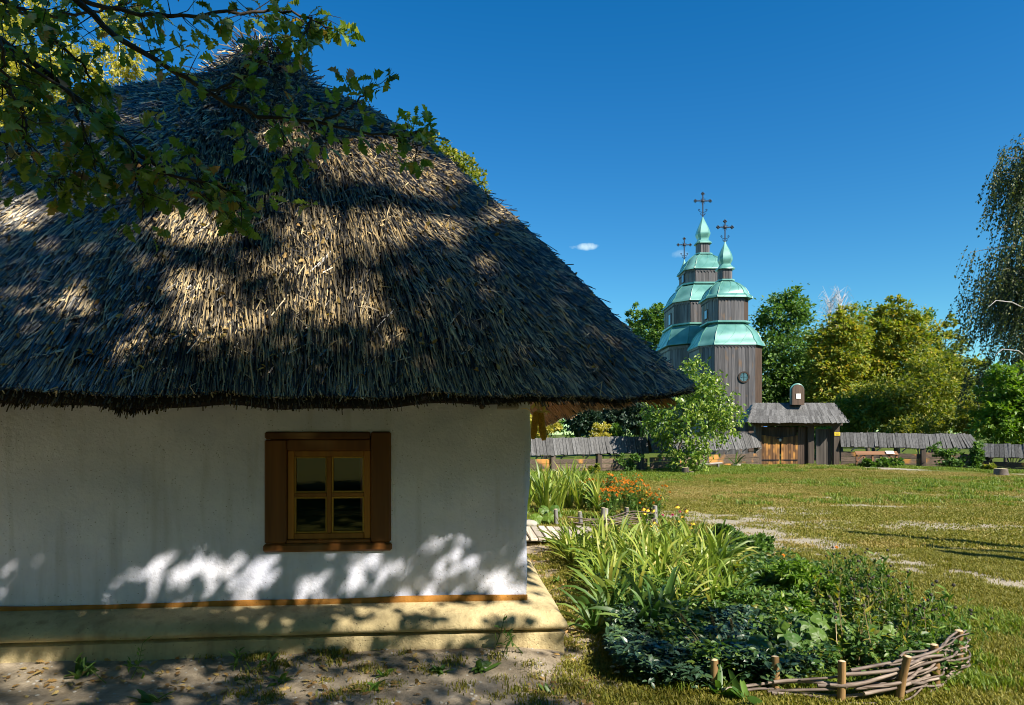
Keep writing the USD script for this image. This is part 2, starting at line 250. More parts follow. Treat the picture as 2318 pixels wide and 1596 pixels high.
OAKL = island('oak_leaf', [(0, (.06, .13, .025)), (.5, (.13, .23, .04)), (.86, (.26, .33, .06)), (.94, (.36, .26, .08)), (1, (.34, .18, .07))], rough=.42, trans=.35, spec=.5)
OAKLE = M('single_oak_leaf', {'oi': ('object_info', {}), 'g': ('geometry', {}), 'n': ('noise_texture', {'scale': 22.0, 'detail': 3.0}), 'a': ('math', {'math_type': 'multiply_add', 'value2': .5, 'value3': -.25}), 's': ('math', {'math_type': 'add'}),
    'r': ('rgb_ramp', {'ramp': [(0, (.08, .17, .035)), (.45, (.18, .30, .05)), (.86, (.34, .42, .09)), (.95, (.5, .40, .16)), (1, (.42, .25, .12))]}), 'p': ('principled_bsdf', {'roughness': .3, 'specular_ior_level': .8}), 't': ('translucent_bsdf', {}), 'tb': ('mix', {'mix_type': 'multiply', 'fac': 1.0, 'color2': (1.5, 1.6, .6)}), 'm': ('mix_closure', {'fac': .45})},
    [('g.position', 'n.vector'), ('n.fac', 'a.value1'), ('a.value', 's.value1'), ('oi.random', 's.value2'), ('s.value', 'r.fac'), ('r.color', 'p.base_color'), ('r.color', 'tb.color1'), ('tb.color', 't.color'), ('p.BSDF', 'm.closure1'), ('t.BSDF', 'm.closure2')], 'm.closure')
GREENL = island('green_foliage', [(0, (.035, .085, .016)), (.6, (.08, .165, .024)), (1, (.16, .26, .04))], trans=.3, rough=.5)
DARKL = island('dark_foliage', [(0, (.010, .028, .016)), (.7, (.022, .05, .026)), (1, (.04, .075, .03))], trans=.12, rough=.5)
YELLL = island('yellowing_foliage', [(0, (.09, .15, .018)), (.45, (.19, .23, .024)), (.85, (.34, .31, .03)), (1, (.36, .23, .03))], trans=.35, rough=.55)
YGREENL = island('yellow_green_foliage', [(0, (.06, .10, .012)), (.5, (.15, .19, .02)), (1, (.32, .28, .03))], trans=.35, rough=.5)
LIMEL = island('lime_foliage', [(0, (.06, .13, .012)), (.6, (.11, .21, .018)), (1, (.2, .28, .03))], trans=.4, rough=.45)
PALEL = island('pale_yellow_foliage', [(0, (.22, .22, .03)), (.5, (.40, .36, .06)), (1, (.6, .5, .13))], trans=.4, rough=.5)
BIRCHL = island('birch_foliage', [(0, (.025, .042, .016)), (.5, (.06, .085, .026)), (1, (.16, .16, .035))], trans=.25, rough=.5, spec=.4)
CHERRYL = island('cherry_foliage', [(0, (.06, .13, .016)), (.5, (.14, .24, .028)), (1, (.32, .38, .07))], trans=.3, rough=.38, spec=.6)
IRISL = island('iris_leaf', [(0, (.10, .17, .02)), (.5, (.19, .27, .035)), (.85, (.32, .36, .06)), (1, (.46, .40, .12))], trans=.35, rough=.45, tint=(1.3, 1.4, .7))
IRISD = island('dark_iris_leaf', [(0, (.035, .085, .018)), (.6, (.08, .16, .03)), (1, (.18, .24, .05))], trans=.3, rough=.42)
def single(name, stops, rough=.45, trans=.3, tint=(1.3, 1.4, .7)):
    return M(name, {'oi': ('object_info', {}), 'r': ('rgb_ramp', {'ramp': stops}), 'p': ('principled_bsdf', {'roughness': rough}), 't': ('translucent_bsdf', {}), 'tb': ('mix', {'mix_type': 'multiply', 'fac': 1.0, 'color2': tint}), 'm': ('mix_closure', {'fac': trans})},
             [('oi.random', 'r.fac'), ('r.color', 'p.base_color'), ('r.color', 'tb.color1'), ('tb.color', 't.color'), ('p.BSDF', 'm.closure1'), ('t.BSDF', 'm.closure2')], 'm.closure')
IRIS1 = single('single_iris_leaf', [(0, (.10, .17, .02)), (.5, (.2, .28, .035)), (.85, (.32, .36, .06)), (1, (.46, .40, .12))])
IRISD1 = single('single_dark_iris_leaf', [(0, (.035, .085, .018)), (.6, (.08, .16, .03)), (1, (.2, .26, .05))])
PUMPL = M('pumpkin_leaf', {'oi': ('object_info', {}), 'g': ('geometry', {}), 'v': ('voronoi_texture', {'scale': 28.0}), 'r': ('rgb_ramp', {'ramp': [(0, (.05, .12, .016)), (1, (.14, .23, .03))]}), 'b': ('bump', {'strength': .6, 'distance': .01}), 'p': ('principled_bsdf', {'roughness': .5}), 't': ('translucent_bsdf', {'color': (.16, .26, .02)}), 'm': ('mix_closure', {'fac': .35})},
    [('oi.random', 'r.fac'), ('r.color', 'p.base_color'), ('g.position', 'v.vector'), ('v.distance', 'b.height'), ('b.normal', 'p.normal'), ('p.BSDF', 'm.closure1'), ('t.BSDF', 'm.closure2')], 'm.closure')
VINCAL = island('periwinkle_leaf', [(0, (.014, .042, .024)), (.7, (.035, .08, .036)), (1, (.09, .15, .035))], rough=.46, spec=.7)
UNDERL = island('undergrowth_leaf', [(0, (.02, .055, .014)), (.55, (.06, .13, .02)), (.9, (.13, .2, .03)), (1, (.26, .22, .06))], trans=.25, rough=.45)
STEMG = plain('green_stem', (.10, .14, .03), .6)
STEMD = island('dry_stem', [(0, (.10, .07, .03)), (.6, (.22, .17, .08)), (1, (.36, .3, .16))], rough=.7)
ORANGEP = island('orange_petal', [(0, (.62, .17, .01)), (1, (.8, .34, .02))], trans=.2, rough=.6, tint=(1, 1, 1))
YELLOWPT = island('yellow_petal', [(0, (.75, .42, .02)), (1, (.85, .6, .04))], trans=.2, rough=.6, tint=(1, 1, 1))
MAGENTAP = island('magenta_petal', [(0, (.5, .015, .10)), (1, (.65, .04, .25))], trans=.2, rough=.6, tint=(1, 1, 1))
WHITEPT = plain('white_petal', (.8, .8, .75), .6)
KERNEL = island('corn_kernel', [(0, (.42, .22, .02)), (1, (.68, .42, .05))], rough=.35)
HUSK = island('corn_husk', [(0, (.5, .38, .18)), (1, (.68, .56, .32))], trans=.3, rough=.6)
BLADE = island('grass_blade', [(0, (.12, .135, .016)), (.5, (.185, .18, .022)), (.9, (.25, .215, .035)), (1, (.36, .30, .10))], trans=.25, rough=.55)
DRYB = island('dry_grass_blade', [(0, (.20, .15, .03)), (.6, (.29, .225, .055)), (1, (.42, .35, .15))], trans=.25, rough=.6)
LUSH = island('lush_grass_blade', [(0, (.085, .145, .014)), (.6, (.145, .215, .022)), (1, (.26, .27, .035))], trans=.3, rough=.5)
STONE = plain('chalk_stone', (.34, .32, .28), .9)
CURTAIN = plain('pink_curtain', (.42, .20, .22), .85)
POT = plain('pale_pot', (.6, .55, .42), .8)
GROUND = M('lawn_soil', {'a': ('attribute', {'attribute': 'cover'}), 's': ('separate_xyz', {}), 'g': ('geometry', {}), 'n1': ('noise_texture', {'scale': 5.0, 'detail': 6.0, 'roughness': .7}), 'n2': ('noise_texture', {'scale': 55.0, 'detail': 5.0, 'roughness': .7}), 'n0': ('noise_texture', {'scale': .5, 'detail': 3.0}),
    'gr': ('rgb_ramp', {'ramp': [(.3, (.07, .075, .012)), (.5, (.14, .13, .02)), (.7, (.21, .175, .045))]}), 'lg': ('rgb_ramp', {'ramp': [(.3, (.03, .055, .008)), (.7, (.085, .13, .02))]}), 'dr': ('rgb_ramp', {'ramp': [(.3, (.17, .135, .09)), (.7, (.46, .385, .29))]}), 'cr': ('rgb_ramp', {'ramp': [(.3, (.20, .17, .125)), (.65, (.43, .385, .315))]}),
    'm1': ('mix', {}), 'm2': ('mix', {}), 'm3': ('mix', {}), 'ea': ('math', {'math_type': 'multiply_add', 'value2': 1.6, 'value3': -.8}), 'e1': ('math', {'math_type': 'add'}), 'e2': ('rgb_ramp', {'ramp': [(.34, (0, 0, 0)), (.72, (.9, .9, .9))]}), 'f1': ('math', {'math_type': 'add'}), 'f2': ('rgb_ramp', {'ramp': [(.35, (0, 0, 0)), (.65, (1, 1, 1))]}),
    'na': ('math', {'math_type': 'multiply_add', 'value2': .5}), 'b': ('bump', {'strength': .8, 'distance': .03}), 'p': ('principled_bsdf', {'roughness': .95, 'specular_ior_level': .1})},
    [('a.vector', 's.vector'), ('g.position', 'n1.vector'), ('g.position', 'n2.vector'), ('g.position', 'n0.vector'), ('n2.fac', 'gr.fac'), ('n2.fac', 'lg.fac'), ('n1.fac', 'dr.fac'), ('n2.fac', 'cr.fac'), ('gr.color', 'm1.color1'), ('lg.color', 'm1.color2'), ('s.z', 'm1.fac'),
     ('n1.fac', 'ea.value1'), ('ea.value', 'e1.value1'), ('s.x', 'e1.value2'), ('e1.value', 'e2.fac'), ('ea.value', 'f1.value1'), ('s.y', 'f1.value2'), ('f1.value', 'f2.fac'), ('m1.color', 'm2.color1'), ('dr.color', 'm2.color2'), ('f2.color', 'm2.fac'), ('m2.color', 'm3.color1'), ('cr.color', 'm3.color2'), ('e2.color', 'm3.fac'), ('m3.color', 'p.base_color'),
     ('n2.fac', 'na.value1'), ('n1.fac', 'na.value3'), ('na.value', 'b.height'), ('b.normal', 'p.normal')])
# ------------------------------------------------------------------ ground
def axis(a, b, step, lo, hi, grow=1.22):
    x = list(np.arange(a, b, step)); s = step
    while x[-1] < hi: s *= grow; x.append(x[-1] + s)
    s = step
    while x[0] > lo: s *= grow; x.insert(0, x[0] - s)
    return np.array(x)
def seg_d(x, y, pts):
    d = np.full(np.shape(x), 1e9)
    for (ax, ay), (bx, by) in zip(pts[:-1], pts[1:]):
        t = np.clip(((x - ax) * (bx - ax) + (y - ay) * (by - ay)) / ((bx - ax) ** 2 + (by - ay) ** 2), 0, 1); d = np.minimum(d, np.hypot(x - ax - t * (bx - ax), y - ay - t * (by - ay)))
    return d
def sm(x, a, b): t = np.clip((x - a) / (b - a), 0, 1); return t * t * (3 - 2 * t)
def ground_z(x, y):
    x, y = np.asarray(x, float), np.asarray(y, float); p = np.stack([x, y, 0 * x], -1)
    z = (fbm(p * .35 + 9, 3, 3) - .5) * .10 * sm(y, 5, 9) + (fbm(p * 2.2, 3, 5) - .5) * .05
    z = z + .12 * np.exp(-((x - 12) / 9) ** 2 - ((y - 31) / 5) ** 2) - .35 * sm(x, 20, 27) * sm(y, 18, 26)
    return z + .05 * np.exp(-((y - 4.95) / .25) ** 2) * (x < .3) * (.4 + fbm(p * 1.7, 2, 8))
PATHS = [([(3.5, 13.4), (4.1, 11.2), (4.5, 9.6), (4.85, 8.5), (5.3, 7.5), (6.0, 6.6)], .75, 1.0), ([(6.0, 14.4), (4.6, 13.0), (3.2, 13.8)], .95, .9), ([(4.8, 12.4), (6.6, 12.0), (8.6, 12.2)], .8, .72), ([(5.6, 8.2), (7.5, 7.4)], .5, .7), ([(14.9, 32.5), (16.2, 29.5), (19, 27.5), (24, 25.6), (34, 24)], .8, 1.0),
         ([(18, 20.5), (20.5, 20), (26, 19.2)], .7, .9), ([(8, 17.6), (9.3, 17.2)], .35, .6), ([(11, 18.5), (14, 17.5)], .7, .6), ([(7.5, 15.5), (9.5, 15)], .6, .6), ([(5.4, 21), (7.6, 20.8)], .3, .5), ([(6.4, 9.6), (7.5, 9.2)], .35, .5), ([(5.5, 16.8), (6.6, 16.4)], .3, .5), ([(7.4, 12.6), (9, 12.2)], .25, .4)]
def cover(x, y):
    x, y = np.asarray(x, float), np.asarray(y, float); p = np.stack([x, y, 0 * x], -1)
    bare = np.zeros(x.shape)
    for pts, w, a in PATHS: bare = np.maximum(bare, a * (1 - sm(seg_d(x, y, pts) + (fbm(p * 1.6, 3, 2) - .5) * .7, w * .25, w * 1.45)) * (.70 + .45 * fbm(p * 1.1 + 4, 3, 19)))
    dirt = np.maximum((1 - sm(y, 5.0, 6.4)) * (1 - sm(x, .15, 1.1)) * sm(y, 1.5, 3.2) * sm(x, -9, -6), .95 * (1 - sm(seg_d(x, y, [(.45, 5.3), (.2, 10)]), .18, .5)))
    dirt = np.maximum(dirt, .42 * (1 - sm(y, 4.4, 5.2)) * (1 - sm(x, 1.0, 2.2)) * sm(y, 1.5, 3.2) * sm(x, -9, -6))
    dirt = np.maximum(dirt, .30 * sm(fbm(p * np.array([.16, .34, 1]) + 3, 3, 11), .5, .62) * sm(y, 8, 11))
    bed = 1.0 * ((x > .95) & (x < 3.3) & (y > 4.4) & (y < 9.5)); dirt = dirt * (1 - bed)
    lush = np.clip(1.0 * (1 - sm(np.abs(y - 27.2 - .35 * np.clip(x - 3, 0, 9)), .8, 3.4)) * (1 - sm(x, 8, 13)) + .9 * (1 - sm(seg_d(x, y, [(16, 31), (20, 28.5), (25, 27.5)]), .6, 1.8)) + .6 * sm(fbm(p * .4, 2, 21), .5, .65) * (1 - sm(y, 7, 9.5)) * sm(x, 2.5, 3.5) * .3 + .12 * sm(fbm(p * np.array([.13, .3, 1]) + 17, 3, 23), .52, .64) * sm(y, 9, 12) + .8 * sm(y, 33, 36) + bed, 0, 1)
    return np.stack([bare, dirt * (1 - bare), lush], -1)
gx, gy = axis(-5, 13, .11, -420, 420), axis(3.0, 15, .09, -420, 700)
X, Y = np.meshgrid(gx, gy, indexing='ij'); GV = np.stack([X, Y, ground_z(X, Y)], -1)
gp = obj(None, 'ground', grid(GV), GROUND, smooth=True, kind='structure', label='olive green lawn with bare chalky patches')
UsdGeom.PrimvarsAPI(stage.GetPrimAtPath(gp)).CreatePrimvar('cover', Sdf.ValueTypeNames.Float3Array, 'vertex').Set(Vt.Vec3fArray.FromNumpy(cover(X, Y).reshape(-1, 3).astype(np.float32)))
# ------------------------------------------------------------------ the thatched cottage
TH = math.radians(5.0); HC = np.array([.12, 5.42, 0]); HR = rotz(TH)
def H(u, v, z=0.0):
    u, v, z = np.broadcast_arrays(np.asarray(u, float), v, z); return np.stack([u, v, z], -1) @ HR.T + HC
house = thing('thatched_cottage', 'whitewashed clay cottage under a shaggy dark thatched roof', 'cottage', H(-2.65, 2, 0))
WL, WB = -5.6, 11.5          # the wall's left end and back
W0, W1, Z0, Z1 = -1.985, -1.105, .775, 1.625   # the window hole
def wall_xy(s):              # along the front wall (s < 0), round the corner, back along the side
    r = .05; q = np.where(s < -r, s, np.where(s > r * .57, 0, 0.0)); u = np.where(s < -r, s, 0.0); v = np.where(s > .03, s, 0.0)
    a = np.clip((s + r) / (r + .03), 0, 1) * PI / 2; m = (s >= -r) & (s <= .03)
    return np.where(m, -r + r * np.sin(a), u), np.where(m, .03 - .03 * np.cos(a), v)
ss = np.unique(np.concatenate([np.arange(WL, W0, .06), [W0, W1], np.arange(W0 + .06, W1, .08), np.arange(W1 + .06, -.05, .06), np.linspace(-.05, .03, 7), np.arange(.1, WB, .35)]))
zz = np.unique(np.concatenate([np.arange(-.05, Z0, .06), [Z0, Z1], np.arange(Z0 + .06, Z1, .08), np.arange(Z1 + .06, 2.5, .08)]))
S_, Zg = np.meshgrid(ss, zz, indexing='ij'); uu, vv = wall_xy(S_)
amp = np.stack([S_, Zg, 0 * S_], -1); dv = (fbm(amp * 1.3 + 5, 3, 1) - .5) * .06 + (fbm(amp * 5 + 5, 3, 4) - .5) * .024
edge = sm(np.maximum(np.maximum(W0 - S_, S_ - W1), np.maximum(Z0 - Zg, Zg - Z1)), 0.02, .25); dv *= edge
lean = .014 * (Zg - .3) * (S_ > -.3)
nf = np.clip(-S_ * 20, 0, 1); pts = H(uu + lean + (1 - nf) * dv, vv - nf * dv, Zg)
v, f = grid(pts); n1 = len(zz)
cell = f.reshape(2, -1, 3)[0]; ci, cj = np.divmod(np.arange((len(ss) - 1) * (n1 - 1)), n1 - 1)
keep = ~((ss[ci] >= W0 - 1e-6) & (ss[ci + 1] <= W1 + 1e-6) & (zz[cj] >= Z0 - 1e-6) & (zz[cj + 1] <= Z1 + 1e-6))
obj(house, 'wall', (v, f[np.concatenate([keep, keep])]), WALL, smooth=True)
mb = MB()
for a, b in (((WL, 0), (WL, WB)), ((WL, WB), (0, WB))):
    q = np.array([[H(*a, -.05), H(*a, 2.5)], [H(*b, -.05), H(*b, 2.5)]]); mb.add(grid(q))
obj(house, 'wall', mb, WALL)
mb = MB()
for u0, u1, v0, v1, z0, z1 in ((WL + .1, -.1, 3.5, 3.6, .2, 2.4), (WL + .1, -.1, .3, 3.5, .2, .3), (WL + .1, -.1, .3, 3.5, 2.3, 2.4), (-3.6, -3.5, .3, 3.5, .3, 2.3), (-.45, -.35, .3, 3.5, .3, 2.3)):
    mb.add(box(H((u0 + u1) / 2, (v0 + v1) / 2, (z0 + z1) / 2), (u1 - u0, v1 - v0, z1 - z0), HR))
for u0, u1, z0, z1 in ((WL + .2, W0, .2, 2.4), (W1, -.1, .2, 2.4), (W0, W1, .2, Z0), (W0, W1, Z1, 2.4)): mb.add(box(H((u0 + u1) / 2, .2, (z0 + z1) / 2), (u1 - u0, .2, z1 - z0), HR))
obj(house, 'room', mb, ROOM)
rg = np.random.default_rng(5)
cu = np.linspace(-1.36, -1.22, 15); q = H(cu[:, None], .42 + .015 * np.sin(np.arange(15) * 1.9)[:, None], np.linspace(.95, 1.6, 8)[None])
obj(house, 'curtain', grid(q), CURTAIN, smooth=True)
obj(house, 'window_shelf', cbox(H(-1.5, .55, .98), (.8, .2, .04), .005, HR), CASING)
# window
def hb(u0, u1, v0, v1, z0, z1, ch=.006): return cbox(H((u0 + u1) / 2, (v0 + v1) / 2, (z0 + z1) / 2), (u1 - u0, v1 - v0, z1 - z0), ch, HR)
win = obj(house, 'window', hb(-2.025, -1.862, -.022, .10, .80, 1.60, .012), CASING, label='left board of the brown window casing')
obj(win, 'casing_board', hb(-1.222, -1.068, -.022, .10, .80, 1.662, .014), CASING)
obj(win, 'casing_board', hb(-2.025, -1.225, -.020, .10, 1.603, 1.66, .012), CASING); obj(win, 'casing_board', hb(-1.860, -1.225, -.016, .10, 1.515, 1.601, .008), CASING)
obj(win, 'casing_board', hb(-2.035, -1.060, -.030, .10, .735, .798, .014), CASING); obj(win, 'casing_board', hb(-1.860, -1.225, -.012, .10, .80, .828, .006), CASING)
a0, a1, b0, b1 = -1.858, -1.226, .830, 1.513
for nm, q in (('sash_stile', (a0, a0 + .05, b0, b1)), ('sash_stile', (a1 - .05, a1, b0, b1)), ('sash_rail', (a0 + .051, a1 - .051, b1 - .045, b1)), ('sash_rail', (a0 + .051, a1 - .051, b0, b0 + .045)), ('glazing_bar', ((a0 + a1) / 2 - .017, (a0 + a1) / 2 + .017, b0 + .046, b1 - .046))):
    obj(win, nm, hb(q[0], q[1], .004, .05, q[2], q[3], .005), SASH)
for k in (0, 1):
    u0 = a0 + .051 if k == 0 else (a0 + a1) / 2 + .018; u1 = (a0 + a1) / 2 - .018 if k == 0 else a1 - .051
    obj(win, 'glazing_bar', hb(u0, u1, .006, .05, (b0 + b1) / 2 - .016, (b0 + b1) / 2 + .016, .005), SASH)
    for j in (0, 1):
        z0 = b0 + .046 if j == 0 else (b0 + b1) / 2 + .017; z1 = (b0 + b1) / 2 - .017 if j == 0 else b1 - .046
        mb = MB()
        for q in ((u0, u0 + .012, z0, z1), (u1 - .012, u1, z0, z1), (u0 + .0125, u1 - .0125, z0, z0 + .012), (u0 + .0125, u1 - .0125, z1 - .012, z1)): mb.add(hb(q[0], q[1], .012, .036, q[2], q[3], .003))
        obj(win, 'glazing_bead', mb, BEAD)
        obj(win, 'pane', hb(u0 + .004, u1 - .004, .030, .034, z0 + .004, z1 - .004, .001), GLASS)
# plinth: a clay bench round the wall
prof = [(-.03, .335), (.10, .325), (.24, .297), (.30, .272), (.335, .24), (.345, .215), (.338, .195), (.322, .182), (.275, .174), (.262, .166), (.285, .158), (.312, .148), (.312, .08), (.318, -.03)]
su = np.concatenate([np.arange(WL - .6, -.02, .07), [0], np.arange(.07, WB, .25)]); ic = int(np.argmin(abs(su)))
rows = []
for (o, z) in prof:
    s = su; n3 = np.stack([s, np.full_like(s, z * 4), np.full_like(s, o)], -1); w = (fbm(n3 * 1.6, 3, 6) - .5) * .05 * (o > .05); wz = (fbm(n3 * 1.1 + 7, 3, 9) - .5) * .035 * (o > .05)
    os_ = o * .78; r = .05 * (z > .1)
    u = np.where(s <= 0, np.minimum(s, 0) + np.where(s > -.25, (os_ + .0) * sm(s, -.25, 0), 0), os_ + w); vv_ = np.where(s <= 0, -(o + w), s - o * (1 - sm(s, 0, .3)))
    rows.append(H(u, vv_, z + wz))
obj(house, 'plinth', grid(np.array(rows).transpose(1, 0, 2)[:, ::-1]), CLAY, smooth=40, label='yellowish clay bench along the foot of the wall')
q = [H(su[su <= 0], -.012 - 0.014 * (k % 2), z + (fbm(np.stack([su[su <= 0], 0 * su[su <= 0], 0 * su[su <= 0]], -1) * 1.1, 2, 9) - .5) * .03) for k, z in ((0, .37), (1, .365), (1, .325), (0, .31))]
obj(house, 'painted_band', grid(np.array(q).transpose(1, 0, 2)), BAND, smooth=True)
obj(house, 'wall_plate', cbox(H(-.16, -.06, 1.86), (.16, .14, .05), .006, HR), GREYX); obj(house, 'wall_plate', cbox(H(-.03, -.03, 1.93), (.14, .2, .05), .006, HR), GREYX)
obj(house, 'rafter_end', beam(H(-.36, .1, 1.9), H(-.36, -.05, 1.86), .04, .05, ch=.008), POSTW)
# ------------------------------------------------------------------ thatch
UC, AR, AL, VF, VR0, VR1, ZT, ZE = -2.65, 4.0, 3.75, -.92, 2.25, 8.5, 5.72, 1.92
NE = 7.5
def ab(p, v):
    a = np.abs(p) / np.where(p > 0, AR, AL); b = np.where(v < VR0, (VR0 - v) / (VR0 - VF), np.where(v > VR1, (v - VR1) / 3.3, 0.0)); return a, b
def roof_z(p, v):
    a, b = ab(p, v); r = (a ** NE + b ** NE) ** (1 / NE)
    z = ZT - (ZT - ZE) * (r - .095 * np.sin(PI * np.clip(r, 0, 1) ** 1.15))
    q = np.stack([p, v, 0 * p], -1)
    z = z - .07 * np.clip(p / 4, 0, 1) * sm(r, .5, 1) + .23 * np.clip(a, 0, 1.05) ** 9 * (p > 0) * (1 - sm(v, 4, 10)) + (fbm(q * .8, 3, 14) - .5) * .11 * np.clip(r * 3, 0, 1) + (fbm(q * 3.1, 2, 15) - .5) * .05
    z = z + .16 * sm(-p, .3, 1.6) * (1 - sm(r, .25, .75))
    return z, r
def contour(k):
    """eave point and ridge anchor of the k-th ray, k in 0..1 round the house from the right back"""
    out = []
    for t in k:
        if t < .22: out.append((AR, VR1 - (VR1 - VR0) * t / .22, 0, None))
        elif t <= .78:
            g = (t - .22) / .56 * PI; c, s = math.cos(g), math.sin(g); A = AR if c > 0 else AL; rho = ((abs(c) / A) ** NE + (s / (VR0 - VF)) ** NE) ** (-1 / NE); out.append((rho * c, VR0 - rho * s, 0, VR0))
        else: out.append((-AL, VR0 + (VR1 - VR0) * (t - .78) / .22, 0, None))
    return np.array([[a, b, 0, (b if d is None else d)] for a, b, _, d in out])
kk = np.concatenate([np.linspace(0, .22, 26)[:-1], np.linspace(.22, .78, 150)[:-1], np.linspace(.78, 1, 22)])
C = contour(kk); rr = np.linspace(.01, 1, 46); ring = []
for r in rr:
    p, v_ = C[:, 0] * r, C[:, 3] + (C[:, 1] - C[:, 3]) * r; z, _ = roof_z(p, v_); ring.append(H(p + UC, v_, z - .035))
def thin(p, v): a, b = ab(p, v); return 1 - .62 * np.clip(a * b / .82, 0, 1.05) ** 3 * (p > 0)
def under(r, dz, j=0):
    p, v_ = C[:, 0] * r, C[:, 3] + (C[:, 1] - C[:, 3]) * r; z, _ = roof_z(p, v_); return H(p + UC, v_, z + dz * thin(p, v_))
ring += [under(.985, -.16), under(.962, -.235), under(.90, -.20), under(.80, -.17), under(.68, -.14)]
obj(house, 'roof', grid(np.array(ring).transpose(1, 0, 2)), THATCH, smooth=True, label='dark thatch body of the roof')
roof = house + '/roof'
rg = np.random.default_rng(11)
def roof_reeds(n, sel, r, ln, lift, seed, rmin=.04):
    rg = np.random.default_rng(seed); p = rg.uniform(-AL, AR, n * 8); v = rg.uniform(VF, 7.5, n * 8); z, rad = roof_z(p, v); m = (rad < 1.0) & (rad > rmin) & sel(p, v, rg); p, v = p[m][:n], v[m][:n]; n = len(p)
    va = np.clip(v, VR0, VR1); d = np.stack([p, v - va], -1); d /= np.linalg.norm(d, axis=1, keepdims=True) + 1e-9
    a, b = ab(p, v); axisdir = np.stack([np.where(a > b, np.sign(p), 0), np.where(a > b, 0, -1.0)], -1); d = d * .8 + axisdir * .2
    ang = rg.normal(0, .13, n) + (rg.random(n) < .10) * rg.normal(0, .6, n) + (fbm(np.stack([p, v, 0 * p], -1) * 1.5, 2, 77) - .5) * .5; c, s = np.cos(ang), np.sin(ang); d = np.stack([d[:, 0] * c - d[:, 1] * s, d[:, 0] * s + d[:, 1] * c], -1); d /= np.linalg.norm(d, axis=1, keepdims=True)
    L = rg.uniform(*ln, n); z0, _ = roof_z(p, v); e = .68 * L[:, None] * d; z1, r1 = roof_z(p + e[:, 0], v + e[:, 1])
    over = np.clip((r1 - 1.004) / np.maximum(r1 - ((np.abs(p) / np.where(p > 0, AR, AL)) ** NE + np.where(v < VR0, np.maximum(VR0 - v, 0) / (VR0 - VF), 0) ** NE) ** (1 / NE), 1e-3), 0, .97); e = e * (1 - over)[:, None]; z1, r1 = roof_z(p + e[:, 0], v + e[:, 1]); lo = rg.uniform(*lift, n); lo = np.where(rg.random(n) < .04, lo * 2.5, lo); hi = rg.uniform(-.04, .0, n)
    A = H(p + UC, v, z0 + hi); B = H(p + e[:, 0] + UC, v + e[:, 1], z1 + lo * np.where(r1 > .97, .5, 1))
    rr_ = rg.uniform(*r, n); bend = rg.normal(0, .006, (n, 3)) + np.where(rg.random((n, 1)) < .3, rg.normal(0, .02, (n, 3)), 0)
    if rmin > .1: return reeds(A, B, rr_, bend)
    k = n // 3; return MB().add(reeds(A[:k], B[:k], rr_[:k], bend[:k])).add(reeds(A[k:], B[k:], rr_[k:])).get()
obj(roof, 'reeds', roof_reeds(82500, lambda p, v, g: (v < 2.3) & (p < 99), (.0024, .0056), (.10, .34), (.002, .05), 1), REED, kind='stuff')
obj(roof, 'reeds', roof_reeds(14500, lambda p, v, g: (v >= 1.6) & (p > 0), (.0026, .0058), (.12, .36), (.002, .05), 2), REED, kind='stuff')
obj(roof, 'reeds', roof_reeds(3500, lambda p, v, g: (v >= 1.6) & (p < 0), (.005, .01), (.2, .5), (.006, .04), 3), REED, kind='stuff')
# eave: the cut ends of the thatch, front and right
def eave(n, k0, k1, seed):
    rg = np.random.default_rng(seed); k = rg.uniform(k0, k1, n); c = contour(k); t = rg.random(n) ** .8
    r1 = 1.0 - .038 * t + rg.normal(0, .004, n); dz = (-.01 - .215 * t) * thin(c[:, 0], c[:, 1]); nz_ = (fbm(np.stack([k * 70, 0 * k, 0 * k], -1), 3, 31) - .5) * .13 * t; L = rg.uniform(.06, .14, n)
    p, v = c[:, 0] * r1, c[:, 3] + (c[:, 1] - c[:, 3]) * r1; z, _ = roof_z(p, v); B = H(p + UC, v, z + dz + nz_ - .01)
    p0, v0 = c[:, 0] * (r1 - L * .6 / 3.4), c[:, 3] + (c[:, 1] - c[:, 3]) * (r1 - L * .6 / 3.4); z0, _ = roof_z(p0, v0); tg = rg.normal(0, .012, (n, 3))
    A = H(p0 + UC, v0, z0 + dz + nz_); B = A + (B - A) * 1.0 + tg + np.array([0, 0, -.012])
    return reeds(A, B, rg.uniform(.0024, .0048, n))
obj(roof, 'eave_ends', eave(37000, .2, .80, 4), REEDEND, kind='stuff')
obj(roof, 'eave_ends', eave(9500, .0, .25, 5), REEDEND, kind='stuff')
def under_reeds(n, k0, k1, seed):
    rg = np.random.default_rng(seed); k = rg.uniform(k0, k1, n); c = contour(k); r1 = rg.uniform(.84, .975, n); r0 = r1 - rg.uniform(.05, .12, n)
    def at(r, dz): p, v = c[:, 0] * r, c[:, 3] + (c[:, 1] - c[:, 3]) * r; z, _ = roof_z(p, v); return H(p + UC, v, z + dz)
    return reeds(at(r0, -.215), at(r1, -.245) + rg.normal(0, .008, (n, 3)), rg.uniform(.004, .007, n))
obj(roof, 'underside_reeds', under_reeds(7500, 0, .34, 6), REEDIN, kind='stuff')
